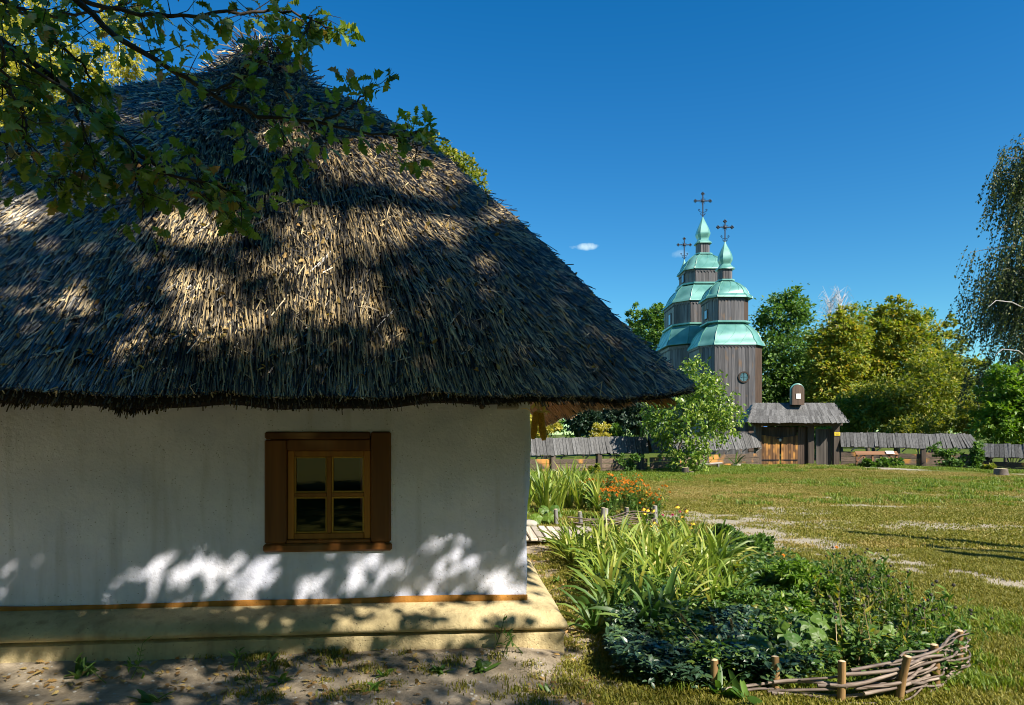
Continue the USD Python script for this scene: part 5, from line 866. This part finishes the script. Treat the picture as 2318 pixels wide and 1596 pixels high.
pk2 = thing('pumpkin_plant', 'small pumpkin plant with three round leaves by the cottage corner', 'pumpkin plant', (*g2(1225, 1188), 0))
for k, (px, py, s) in enumerate(((1212, 1172, 15), (1241, 1170, 15), (1228, 1185, 13), (1255, 1150, 12), (1232, 1152, 13), (1262, 1168, 11))): c = P(px, py, 12.2 + .2 * k); pumpkin(pk2, c, (r_.normal(0, .3), -.8, .7), s * 12.2 / F, 640 + k)
q = G(1197, 1192); st = trimesh.creation.icosphere(3, 1.0); v = np.array(st.vertices) * (.15, .10, .07); obj(None, 'stone', (v + wob(v, 9, .02)[:, None] + q + (0, 0, .05), np.array(st.faces)), STONE, smooth=True, label='pale rounded stone lying at the cottage corner by the boardwalk', cat='stone')
# flowers
def bloom(petals, r, h, cup, rows=1):
    m = MB()
    for row in range(rows):
        for k in range(petals):
            a = 2 * PI * (k + .5 * row) / petals; R = np.array([[math.cos(a), -math.sin(a), 0], [math.sin(a), math.cos(a), 0], [0, 0, 1]]); ca, sa = math.cos(cup + .5 * row), math.sin(cup + .5 * row); v = LEAF4[0] * [r * (1 - .2 * row), r * .9, r]; v = np.stack([v[:, 0] * ca, v[:, 1], v[:, 0] * sa], -1); m.add((v @ R.T + (0, 0, h * row), LEAF4[1]))
    return m
def flower_plant(t, heads, petal, disc, pet, r, cup, rows, nleaf, mt, seed):
    r_ = np.random.default_rng(seed); lp, ld = [], []
    for h in heads:
        b = np.array([h[0] * .5, h[1] * .5, 0]); mid = (b + h) / 2 + r_.normal(0, .015, 3); fl = obj(t, 'flower', (lambda q: (q[0] @ frames(np.array([[1, 0, r_.normal(0, .3)]]), r_, up=np.array([r_.normal(0, .3), -.45, 1]))[0].T + h, q[1]))(bloom(pet, r, .006, cup, rows).get()), petal, local=True)
        obj(t, 'stem', tube([b, mid, h], [.006, .005, .004], 4), STEMG, local=True)
        if disc: s = trimesh.creation.icosphere(1, r * .32); obj(fl, 'disc', (np.array(s.vertices) * (1, 1, .8) + h + (0, 0, .01), np.array(s.faces)), disc, local=True)
        tt = r_.uniform(.1, .9, nleaf); lp.append(b + (h - b) * tt[:, None]); ld.append(rdir(r_, nleaf) + [0, 0, .2])
    obj(t, 'leaves', scat((LEAF4[0] * [1, .7, 1], LEAF4[1]), np.vstack(lp), frames(np.vstack(ld), r_, roll=.5), r_.uniform(.05, .10, nleaf * len(heads))), mt, local=True)
BROWND = plain('flower_disc', (.08, .04, .015), .8)
def heads(pxs, base, d): return [P(x, y, d + .0) - base for x, y in pxs]
for nm, lab, pts, d, mt, kw in (('zinnia', 'zinnia with a crimson head left of the tallest coneflower', ((1499, 1167),), 10.9, MAGENTAP, 0), ('zinnia', 'zinnia with a magenta pink head between two other blooms', ((1522, 1166),), 10.9, MAGENTAP, 0), ('zinnia', 'zinnia with a deep red head under the tall yellow coneflower', ((1538, 1159),), 10.8, MAGENTAP, 0), ('zinnia', 'far zinnia with a pink head above the marigolds', ((1331, 1106), (1336, 1108)), 15.6, MAGENTAP, 0)):
    x = P(pts[0][0], 0, d)[0]; b = np.array([x, d, 0]); t = thing(nm, lab, nm, b); flower_plant(t, heads(pts, b, d), mt, BROWND, 12, .03, .35, 3, 10, GREENL, 700 + int(pts[0][0]))
for lab, pts, d in (('tall yellow coneflower with two drooping heads at the bed corner', ((1533, 1144), (1551, 1154), (1545, 1166), (1538, 1176)), 10.7), ('yellow coneflower standing alone right of the tall one', ((1570, 1182), (1562, 1190)), 10.2), ('yellow coneflower bunch before the end of the far wattle', ((1455, 1150), (1466, 1152), (1476, 1154), (1461, 1160), (1480, 1180), (1488, 1192), (1472, 1186)), 11.2), ('yellow flowers low among the irises by the path', ((1262, 1318), (1290, 1345), (1330, 1298), (1308, 1330)), 7.6)):
    x = P(pts[0][0], 0, d)[0]; b = np.array([x, d, 0]); t = thing('coneflower', lab, 'coneflower', b); flower_plant(t, heads(pts, b, d), YELLOWPT, BROWND, 10, .055 if d > 9 else .04, -.7, 1, 14, GREENL, 720 + int(pts[0][0]))
src = []; r_ = np.random.default_rng(77); n = 0
for k in range(60):
    px, d = r_.uniform(1275, 1485), r_.uniform(12.6, 17.5); x = P(px, 0, d)[0]
    if px < 1330 and d > 14.5: continue
    n += 1
    if n > 17: break
    lab = 'bushy marigold with orange flower heads in the far bed'
    if n <= 4:
        t = thing('marigold', lab, 'marigold', (x, d, 0), group='marigolds in the far bed'); hs = [np.array([r_.normal(0, .17), r_.normal(0, .17), r_.uniform(.3, .62)]) for _ in range(15)]; flower_plant(t, hs, ORANGEP, None, 11, .036, .5, 3, 26, YGREENL if n % 2 else GREENL, 800 + n); src.append(t)
    else: dup(src[n % 4], lab, (x, d, 0), r_.uniform(0, 6.28), r_.uniform(.8, 1.15))
# scattered single orange heads at the edge of the near bed
for k, (px, py, d) in enumerate(((1772, 1258, 8.0), (1893, 1240, 7.6), (1835, 1310, 7.2), (2090, 1358, 6.0), (1960, 1395, 5.9))):
    x = P(px, 0, d)[0]; b = np.array([x, d, 0]); t = thing('marigold', ['single orange bloom at the left back edge of the near bed', 'orange bloom standing highest behind the back stakes', 'orange bloom low beside the back stakes', 'orange bloom over the tall weeds', 'orange bloom in the middle of the dry weeds'][k], 'marigold', b); flower_plant(t, heads([(px, py)], b, d), ORANGEP, None, 11, .026, .4, 2, 12, YGREENL, 860 + k)
# foxtail grasses and broad weeds at the front
for k, (zx, zy, bx_, by) in enumerate(((70, 650, 215, 830), (262, 665, 350, 950), (352, 800, 345, 960), (380, 685, 420, 900), (165, 825, 240, 960))):
    cv = lambda a, b: ((2700 + a / 1.66) / 1.7678, (2100 + b / 1.66) / 1.7678); tp = P(*cv(zx, zy), 4.75); bs = P(*cv(bx_, by), 4.75); bs[2] = .05; t = thing('foxtail_grass', ['foxtail leaning furthest left over the periwinkle', 'foxtail with the tallest bristly head', 'short foxtail beside the second stake', 'foxtail standing behind the tallest one', 'lowest foxtail bent near the first stake'][k], 'grass', bs)
    obj(t, 'stem', tube([bs, (bs + tp) / 2 + (.01, 0, .03), tp], [.0025, .002, .0015], 4), STEMD); u = unit(tp - bs); a = tp - u * .0; r_ = np.random.default_rng(k); n = 160; s = r_.random((n, 1)); A = tp + u * (s - .1) * .065; obj(t, 'seed_head', reeds(A, A + (rdir(r_, n) * .010 + u * .010), .0014), STEMD)
def rosette(name, label, px, py, n, L, w, seed, mt, z=0.0, spread=(.5, 1.4)):
    q = G(px, py); return clump_thing(name, label, 'weed', (q[0], q[1], gz(q[0], q[1])), arc_leaves(Z3, n, L, w, seed, spread, 5, 1.0, .2), mt)
GREEN1 = single('single_green_leaf', [(0, (.04, .10, .015)), (1, (.12, .22, .03))])
for k, (px, py, n, L, w, lab) in enumerate(((1640, 1575, 9, .22, .06, 'broad leaved weed between the two left stakes'), (1700, 1590, 7, .2, .055, 'broad leaved weed at the bottom of the second stake'), (1000, 1530, 8, .13, .04, 'lit broad weed at the foot of the plinth, left of its pair'), (1090, 1525, 10, .16, .05, 'largest lit weed at the foot of the plinth'), (190, 1530, 9, .15, .05, 'dark weed in front of the plinth, far left'), (640, 1545, 8, .12, .035, 'dark weed in the bare earth below the plinth'), (845, 1565, 9, .11, .03, 'small weed in the bare earth at the middle'), (1240, 1560, 8, .1, .03, 'small weed near the plinth corner'), (345, 1590, 9, .14, .035, 'weed at the very bottom left of the bare earth'), (870, 1530, 7, .09, .03, 'tiny weed tuft close under the plinth'))):
    rosette('broad_weed', lab, px, py, n, L, w, 900 + k, GREEN1)
for k, (px, py, h) in enumerate(((300, 1525, .22), (560, 1520, .12), (1150, 1500, .25))):
    q = G(px, py); t = thing('thin_weed', ['spindly weed growing up the plinth at left', 'short spindly weed by the plinth', 'spindly weed by the right end of the plinth'][k], 'weed', (q[0], q[1], gz(*q[:2]))); a, b, c = weed(950 + k, 3, h, 9, 0); obj(t, 'stems', a, STEMG, local=True); obj(t, 'leaves', (b[0] * 1.0, b[1]), GREENL, local=True)
# hanging corn
cn = thing('corn_cobs', 'pair of dried corn cobs hanging by their husks under the eave', 'corn', P(1222, 935, 5.0))
for k, (a, b, w) in enumerate((((1213, 932), (1206, 994), 7.0), ((1222, 932), (1231, 997), 7.8))):
    A, B = P(*a, 5.0 + .02 * k), P(*b, 4.98 + .02 * k); ax = unit(B - A); L = np.linalg.norm(B - A); R = w * 5 / F; e1 = unit(np.cross(ax, [0, 1, 0])); e2 = np.cross(ax, e1); s = trimesh.creation.icosphere(0, 1.0); sv_ = np.array(s.vertices); pos, rad = [], []
    for i in range(30):
        t_ = (i + .5) / 30; r = R * min(1, (1.12 - t_) * 2.6) ** .5 * min(1, .75 + t_ * 2)
        for j in range(14): g = 2 * PI * j / 14; pos.append(A + ax * L * t_ + (e1 * math.cos(g) + e2 * math.sin(g)) * r * .86); rad.append(r * .24)
    cob = obj(cn, 'cob', tube([A, A + ax * L * .6, A + ax * L * .97], [R * .8, R * .86, R * .4], 12), KERNEL, smooth=True); obj(cob, 'kernels', scat((sv_, np.array(s.faces)), np.array(pos), np.broadcast_to(np.eye(3), (len(pos), 3, 3)), np.array(rad)), KERNEL, smooth=True)
r_ = np.random.default_rng(5); A = P(1219, 932, 5.0); hv = []
for k in range(13): hv.append(arc_leaves(A + (r_.normal(0, .012), 0, .02 + r_.normal(0, .015)), 1, .12, .026, 1000 + k, (.0, 1.6), 6, 2.2, .3)[0])
for m in hv: obj(cn, 'husk', m, HUSK, smooth=True)
obj(cn, 'string', tube([A, A + (0, .02, .12), A + (.0, .08, .3)], .004, 4), STRAW)
# ------------------------------------------------------------------ grass, litter
def tuft(n, rad, h, seed, w=.004):
    r_ = np.random.default_rng(seed); b = np.column_stack([r_.normal(0, rad * .5, (n, 2)), np.zeros(n)]); az = r_.uniform(0, 2 * PI, n); l = h * r_.uniform(.5, 1.2, n); tl = r_.uniform(.1, .9, n); hd = np.stack([np.cos(az), np.sin(az)], -1); sd_ = np.stack([-hd[:, 1], hd[:, 0], 0 * az], -1) * w
    mid = b + np.column_stack([hd * (l * tl * .35)[:, None], l * .6]); tip = b + np.column_stack([hd * (l * tl)[:, None], l * (1 - .25 * tl)])
    v = np.stack([b - sd_, b + sd_, mid - sd_ * .8, mid + sd_ * .8, tip], 1).reshape(-1, 3); f = np.array([[0, 1, 3], [0, 3, 2], [2, 3, 4]]); return v, (f[None] + (np.arange(n) * 5)[:, None, None]).reshape(-1, 3)
def turf(name, label, x, y, protos, mt, seed, smin=.7, smax=1.3):
    r_ = np.random.default_rng(seed); path = '/World/' + numbered('/World', name); pi = UsdGeom.PointInstancer.Define(stage, path); cd(pi.GetPrim(), kind='stuff', label=label)
    for k, m in enumerate(protos): rnd_var(usdkit.mesh(stage, f'{path}/tuft_{k + 1:03d}', m, mt), m[1], len(m[0]), seed + k)
    pi.CreatePrototypesRel().SetTargets([Sdf.Path(f'{path}/tuft_{k + 1:03d}') for k in range(len(protos))]); n = len(x); z = ground_z(x, y) - .004; pi.CreatePositionsAttr(Vt.Vec3fArray.FromNumpy(np.stack([x, y, z], -1).astype(np.float32))); pi.CreateProtoIndicesAttr(Vt.IntArray.FromNumpy(r_.integers(0, len(protos), n).astype(np.int32)))
    a = r_.uniform(0, 2 * PI, n); pi.CreateOrientationsAttr(Vt.QuathArray([Gf.Quath(float(math.cos(t / 2)), 0, 0, float(math.sin(t / 2))) for t in a])); s = r_.uniform(smin, smax, n).astype(np.float32); pi.CreateScalesAttr(Vt.Vec3fArray.FromNumpy(np.stack([s, s, s], -1)))
def lawn(n, y0, y1, seed, pw=1.0):
    r_ = np.random.default_rng(seed); y = y0 + (y1 - y0) * r_.random(n) ** pw; x = r_.uniform(-.3, 1, n) * (y * 1.0 + 2.5); c = cover(x, y); bed = (x > 1.0) & (x < 3.35) & (y > 4.5) & (y < 9.3); hs = (x < .36 - .06 * (y - 5)) & (y > 5.02); bw_ = (x < 1.4) & (y > 10.05) & (y < 11.55)
    k = (r_.random(n) > c[:, 0] * np.where(y > 15, 1.7, .96)) & (r_.random(n) > c[:, 1] * .93) & ~hs & ~bw_ & ~(bed & (r_.random(n) > .1)); return x[k], y[k], c[k]
near = [tuft(80, .10, .038, k) for k in range(5)]; nlush = [tuft(60, .10, .075, 20 + k, .0045) for k in range(4)]; far = [tuft(110, .26, .036, 40 + k, .008) for k in range(4)]
x, y, c = lawn(23000, 3.2, 9.5, 1, .8); m = np.random.default_rng(2).random(len(x)) > c[:, 2] * .8
turf('grass', 'short olive turf of the near lawn', x[m], y[m], near, BLADE, 3); turf('grass', 'fresher green grass tufts of the near lawn', x[~m], y[~m], nlush, LUSH, 4)
x, y, c = lawn(27000, 9.3, 34, 5, .75); m = np.random.default_rng(6).random(len(x)) > c[:, 2] * .85
dr_ = m & (np.random.default_rng(66).random(len(x)) < .15 + .75 * sm(fbm(np.stack([x * .17, y * .33, 0 * x], -1) + 40, 3, 33), .47, .62)); turf('grass', 'olive turf of the wide yard', x[m & ~dr_], y[m & ~dr_], far, BLADE, 7); turf('grass', 'dry ochre turf in patches across the yard', x[dr_], y[dr_], far, DRYB, 9); turf('grass', 'bright green grass along the fences', x[~m], y[~m], [tuft(90, .26, .10, 60 + k, .009) for k in range(3)], LUSH, 8)
r_ = np.random.default_rng(9); n = 1500; x = r_.uniform(-4, 1.6, n); y = r_.uniform(3.7, 5.2, n); m = (y < 5.0) | (x > .4); m &= fbm(np.stack([x, y, 0 * x], -1) * 2.5, 2, 3) > .42; x, y = x[m], y[m]; x2 = r_.normal(.5, .09, 260); y2 = r_.uniform(5.2, 9.5, 260); x, y = np.append(x, x2 - .03 * (y2 - 5)), np.append(y, y2); q = np.stack([x, y, ground_z(x, y) + .012], -1)
obj(None, 'fallen_leaves', scat(OAK, q, frames(rdir(r_, len(q)) * [1, 1, .25], r_, roll=.35), r_.uniform(.03, .075, len(q))), DRYLEAF, kind='stuff', label='dry brown leaves strewn on the bare earth')
n = 900; x = np.concatenate([r_.uniform(-4, 1.3, 500), r_.normal(4.6, .9, 400)]); y = np.concatenate([r_.uniform(3.8, 5.1, 500), r_.uniform(7, 13, 400)]); k = np.concatenate([np.ones(500, bool), cover(x[500:], y[500:])[:, 0] > .35]); x, y = x[k], y[k]; s = trimesh.creation.icosphere(0, 1.0); sv_ = np.array(s.vertices) * (1, .8, .55)
obj(None, 'pebbles', scat((sv_, np.array(s.faces)), np.stack([x, y, ground_z(x, y)], -1), frames(rdir(r_, len(x)) * [1, 1, .1]), r_.uniform(.005, .018, len(x))), STONE, kind='stuff', label='pale pebbles and clods in the bare patches')
# ------------------------------------------------------------------ oaks: one overhead that shades the cottage, one at the left whose boughs hang into view
def inpx(q): return q[:, 0] / q[:, 1] * F + 1158.5, 980 - (q[:, 2] - EYE) / q[:, 1] * F
def ellm(px, py, L, grow=0): return np.any([((px - a) / (rx + grow)) ** 2 + ((py - b) / (ry + grow)) ** 2 < 1 for a, b, rx, ry in L], axis=0)
r_ = np.random.default_rng(101); T, TN = [], []
GAPS = dict(
 roof=([(50, 490, 60, 24), (440, 515, 110, 32), (720, 540, 130, 50), (860, 520, 70, 40), (700, 620, 150, 65), (540, 690, 120, 40), (420, 640, 80, 24), (470, 745, 90, 34), (780, 690, 80, 40), (640, 855, 90, 26), (830, 365, 120, 40), (960, 405, 70, 30), (640, 310, 60, 22), (560, 120, 36, 18), (300, 775, 60, 25), (990, 520, 50, 20), (1090, 600, 26, 10), (890, 770, 24, 24), (160, 690, 50, 18), (1130, 490, 26, 8)], [(590, 548, 62, 26), (575, 650, 48, 26), (690, 770, 60, 20), (800, 600, 26, 20), (480, 590, 40, 12)]),
 wall=([(350, 1297, 55, 42), (460, 1290, 60, 45), (560, 1300, 60, 45), (430, 1352, 22, 18), (570, 1362, 45, 24), (740, 1335, 52, 34), (860, 1285, 44, 36), (1030, 1235, 58, 42), (950, 1345, 62, 26), (1110, 1310, 58, 38), (1160, 1165, 32, 46), (1155, 1345, 36, 28), (680, 1290, 22, 18), (20, 1290, 22, 16)], [(388, 1345, 30, 20), (508, 1330, 26, 11), (1100, 1265, 40, 9)]),
 low=([(1050, 1378, 150, 20), (1190, 1402, 70, 22), (1000, 1452, 140, 34), (1190, 1462, 60, 24), (790, 1455, 80, 24), (560, 1432, 60, 14), (80, 1495, 58, 40), (640, 1480, 40, 22), (1240, 1330, 26, 46), (1225, 1270, 20, 24), (900, 1500, 60, 14), (860, 1408, 70, 10)], [(1100, 1460, 34, 20), (900, 1455, 22, 26)]),
 ground=([(60, 1560, 110, 38), (900, 1560, 150, 24), (1150, 1540, 110, 30), (690, 1545, 60, 14), (1290, 1520, 70, 40), (1400, 1590, 120, 30), (1330, 1440, 40, 60), (420, 1535, 50, 12), (1580, 1575, 90, 30), (1680, 1440, 60, 30)], []))
def targets(q, key, keep=1.0):
    px, py = inpx(q); lit, dark = GAPS[key]; m = (~ellm(px, py, lit, {'roof': 15, 'wall': 11, 'low': 20, 'ground': 22}[key]) | (ellm(px, py, dark) if dark else False)) & (r_.random(len(q)) < keep); T.append(q[m]); TN.append(np.full(m.sum(), key != 'roof'))
p = r_.uniform(-AL, AR, 62000); v = r_.uniform(VF, 3.6, 62000); z, r = roof_z(p, v); a_, b_ = ab(p, v); m = (r < 1.03) & ~((p < 0) & (a_ > b_ * 1.25)); targets(H(p[m] + UC, v[m], z[m]), 'roof', .97)
targets(H(r_.uniform(-5.4, .05, 3000), -.02, r_.uniform(.3, 1.1, 3000)), 'wall')
q = H(r_.uniform(-5.4, .3, 3600), r_.uniform(-.36, -.05, 3600), r_.uniform(0, .33, 3600)); targets(q, 'low')
q = H(r_.uniform(.02, .3, 500), r_.uniform(0, 4, 500), .28); targets(q, 'low')
q = np.stack([r_.uniform(-4, 2.1, 4300), r_.uniform(3.5, 6.1, 4300), np.zeros(4300)], -1); px, py = inpx(q); m = (q[:, 1] < 5.1) & (px < 1420 + .5 * (py - 1500)) | ((px > 1370) & (px < 1700) & (py > 1385)); targets(q[m], 'ground', .9)
T = np.vstack(T); TN = np.concatenate(TN); n = len(T); t_ = 12.5 + 4.5 * fbm(T * .9 + 3, 2, 8) + r_.normal(0, 1.1, n); t_ = np.where(TN, .45 * t_ + 1.6, t_); LP = T + SUN * t_[:, None] + r_.normal(0, .035, (n, 3))
ox, oy = 8.6, -6.4
o1 = thing('oak_tree', 'large oak overhead whose crown shades the cottage front', 'tree', (ox, oy, 0))
tr = MB(); tr.add(tube([(ox, oy, -.2), (ox - .05, oy, .4), (ox + .05, oy + .1, 3.2), (ox - .2, oy + .5, 8.4)], [.52, .42, .36, .28], 14)); obj(o1, 'trunk', tr, BARK, smooth=50)
LP2 = np.array([ox + 1.2, oy - 1.6, 12.0]) + rdir(r_, 5200) * (.55 + .45 * r_.random((5200, 1)) ** .5) * [3.4, 3.0, 3.0]
LP4 = [c + rdir(r_, 2600) * (.4 + .6 * r_.random((2600, 1)) ** .5) * rad for c, rad in ((np.array([0, -3, 9.5]), [3.2, 2.6, 2.6]), (np.array([3, -5, 10.]), [3., 3, 2.6]), (np.array([-3.5, -3.2, 9]), [3.2, 2.8, 2.6]))]; LL = np.vstack([LP, LP2] + LP4[:0]); px, py = inpx(LL); LL = LL[~((LL[:, 1] > .2) & (px > -60) & (px < 2380) & (py > -60))]; obj(o1, 'crown', scat((LEAF2[0] * [1, 1.5, 1], LEAF2[1]), LL, frames(rdir(r_, len(LL)), r_, up=SUN * .7, roll=.55), r_.uniform(.09, .15, len(LL))), OAKL)
lb = MB(); idx = r_.choice(n, 15, replace=False); fork = np.array([ox - .2, oy + .5, 8.3])
for i in list(idx[:9]) + [-1, -2, -3, -4, -5]:
    e = LP[i] if i >= 0 else LP2[-i * 40]; mid = fork + (e - fork) * .5 + (0, 0, .6) + r_.normal(0, .25, 3); lb.add(tube([fork + r_.normal(0, .06, 3), fork * .7 + mid * .3 + (0, 0, .2), mid, e], [.09, .032, .022, .006], 6))
obj(o1, 'limbs', lb, BARK, smooth=50)
# the left oak
o2 = thing('oak_tree', 'oak at the left whose leafy boughs hang across the thatch', 'tree', (-5.6, 1.6, 0)); r_ = np.random.default_rng(55)
obj(o2, 'trunk', tube([(-5.6, 1.6, -.2), (-5.6, 1.6, .4), (-5.55, 1.65, 3), (-5.4, 1.7, 5.4), (-5.5, 1.6, 8)], [.5, .38, .32, .24, .1], 14), BARK, smooth=50)
BR = [([(130, -40), (184, 21), (248, 71), (319, 117), (390, 159), (461, 213), (532, 241), (620, 269), (732, 273), (825, 298), (885, 310), (949, 298)], 3.0, 3.5, .014, 60),
      ([(-120, 30), (0, 89), (71, 135), (160, 213), (248, 284), (301, 337), (354, 379), (425, 408), (532, 425), (556, 480)], 2.7, 3.2, .014, 78),
      ([(180, 0), (301, 32), (390, 35), (532, 28), (638, 21), (700, 40), (745, 66)], 3.2, 3.4, .010, 44),
      ([(-150, 170), (-40, 250), (20, 330), (53, 361), (110, 400), (190, 420)], 2.8, 3.0, .008, 26), ([(-140, -90), (-20, -20), (90, 60), (180, 140), (220, 200)], 2.9, 3.2, .012, 36), ([(-100, -10), (30, 30), (140, 40), (260, 20), (330, -10)], 3.3, 3.6, .010, 28),
      ([(732, 273), (790, 246), (830, 210), (852, 186)], 3.35, 3.3, .005, 8), ([(301, 337), (312, 400), (325, 470)], 3.0, 3.0, .005, 15), ([(425, 408), (470, 450), (500, 470)], 3.1, 3.1, .004, 8), ([(160, 213), (190, 300), (205, 370)], 2.8, 2.9, .005, 14), ([(0, 89), (20, 200), (60, 280), (60, 330)], 2.5, 2.7, .006, 20), ([(700, 40), (690, 80), (640, 110)], 3.3, 3.3, .004, 8), ([(885, 310), (930, 330), (965, 350)], 3.5, 3.5, .003, 6), ([(620, 269), (650, 330), (672, 410), (690, 430)], 3.2, 3.2, .004, 6), ([(461, 213), (540, 180), (600, 130), (650, 100)], 3.2, 3.4, .006, 14), ([(-120, 90), (-10, 180), (60, 230), (110, 300)], 2.6, 2.8, .008, 28)]
rest = []; nleaf = 0; crownp = np.array([-5.45, 1.7, 4.6])
for bi, (pts, d0, d1, rad, nl) in enumerate(BR):
    ds = np.linspace(d0, d1, len(pts)); q = np.array([P(x, y, d) for (x, y), d in zip(pts, ds)]); k = 26; s = np.linspace(0, len(q) - 1, k); qq = np.stack([np.interp(s, np.arange(len(q)), q[:, j]) for j in range(3)], -1); qq[1:-1] = .25 * qq[:-2] + .5 * qq[1:-1] + .25 * qq[2:]
    qq = qq + r_.normal(0, .006, qq.shape); rr_ = rad * (1 - .8 * np.linspace(0, 1, k)) + .0015
    if pts[0][0] < 190 or pts[0][1] < 5: pre = np.array([crownp + r_.normal(0, .15, 3), (crownp * .45 + qq[0] * .55) + (0, 0, .25)]); tq, tr_ = np.vstack([pre, qq]), np.concatenate([[rad * 3, rad * 1.7], rr_])
    else: tq, tr_ = qq, rr_
    br = obj(o2, 'branch', tube(tq, tr_, 7), BARK if rad > .009 else TWIG, smooth=60); tw = MB()
    for k2 in range(nl):
        s = r_.random() ** .8; i = s * (len(qq) - 1); a = qq[int(i)]; L = r_.uniform(.05, .26) * (1.1 - .5 * s); dv = unit(unit(qq[min(int(i) + 1, 25)] - qq[max(int(i) - 1, 0)]) * .6 + r_.normal(0, .65, 3) + np.array([0, 0, -.12])); b = a + dv * L; m = (a + b) / 2 + r_.normal(0, .012, 3); tw.add(tube([a, m, b], [.0028, .002, .0013], 4))
        for j in range(r_.integers(3, 6)):
            c = b - dv * L * .3 * r_.random(); ld = unit(dv * .5 + r_.normal(0, .75, 3) + np.array([0, 0, -.35])); R = frames(ld[None], r_, up=np.array([.1, -.35, .8]), roll=.6)[0]; sz = r_.uniform(.05, .10); cv = r_.uniform(.6, 5.0); lv_ = OAK[0].copy(); lv_[:, 2] *= cv; vtx = lv_ * [sz, sz, sz] @ R.T + c + ld * .01
            px, py = inpx(vtx[4:5]); 
            if nleaf < 300 and -10 < px[0] < 990 and -10 < py[0] < 620: obj(br, 'leaf', (vtx, OAK[1]), OAKLE, smooth=True); nleaf += 1
            else: rest.append((vtx, OAK[1]))
    obj(br, 'twigs', tw, TWIG, kind='stuff')
mb = MB(); [mb.add(x) for x in rest]; obj(o2, 'leaves', mb, OAKL, kind='stuff')
LP3 = np.array([-6.6, .6, 8.0]) + rdir(r_, 5000) * (.5 + .5 * r_.random((5000, 1)) ** .5) * [2.6, 2.8, 2.6]
obj(o2, 'crown', scat((LEAF2[0] * [1, 1.5, 1], LEAF2[1]), LP3, frames(rdir(r_, len(LP3)), r_, roll=.6), r_.uniform(.09, .14, len(LP3))), OAKL)
lb = MB()
for k in range(12): e = np.array([-6.6, .6, 8.0]) + rdir(r_, 1)[0] * [2.2, 2.4, 2.2]; a = np.array([-5.45, 1.65, 5.6]); lb.add(tube([a, (a + e) / 2 + (0, 0, .4), e], [.09, .05, .012], 6))
obj(o2, 'limbs', lb, BARK, smooth=50)

# more oaks behind the viewpoint and at the left, closing the grove
for k, (x, y, h, lab) in enumerate(((-9.5, -5.5, 13, 'broad oak standing behind the viewpoint at the left'), (-1.5, -11, 14, 'tall oak standing straight behind the viewpoint'), (-13, 3.5, 13, 'oak growing left of the cottage'), (6, -14, 15, 'oak behind the viewpoint at the right'), (14, -19, 15, 'oak furthest behind the viewpoint'), (-8, -14, 14, 'oak deep in the grove behind the viewpoint'), (13, -9.5, 10, 'smaller oak to the right behind the viewpoint'), (19, -6, 10, 'smaller oak far off to the right of the viewpoint'), (25, -1, 9, 'low oak farthest out to the right of the viewpoint'))):
    r_ = np.random.default_rng(300 + k); t = thing('oak_tree', lab, 'tree', (x, y, 0)); m, _ = branchy((x, y, -.2), (x, y, h * .8), .4, 12, 3.6, 310 + k, 8); obj(t, 'trunk', m, BARK, smooth=50)
    obj(t, 'crown', crown([(np.array([x, y, h * .54]), np.array([5, 5, h * .44])), (np.array([x + 1.8, y + 1, h * .36]), np.array([3.6, 3.4, 3.4])), (np.array([x - 1.8, y, h * .4]), np.array([3.6, 3.2, 3.6]))], 13000, .34, 320 + k), OAKL)
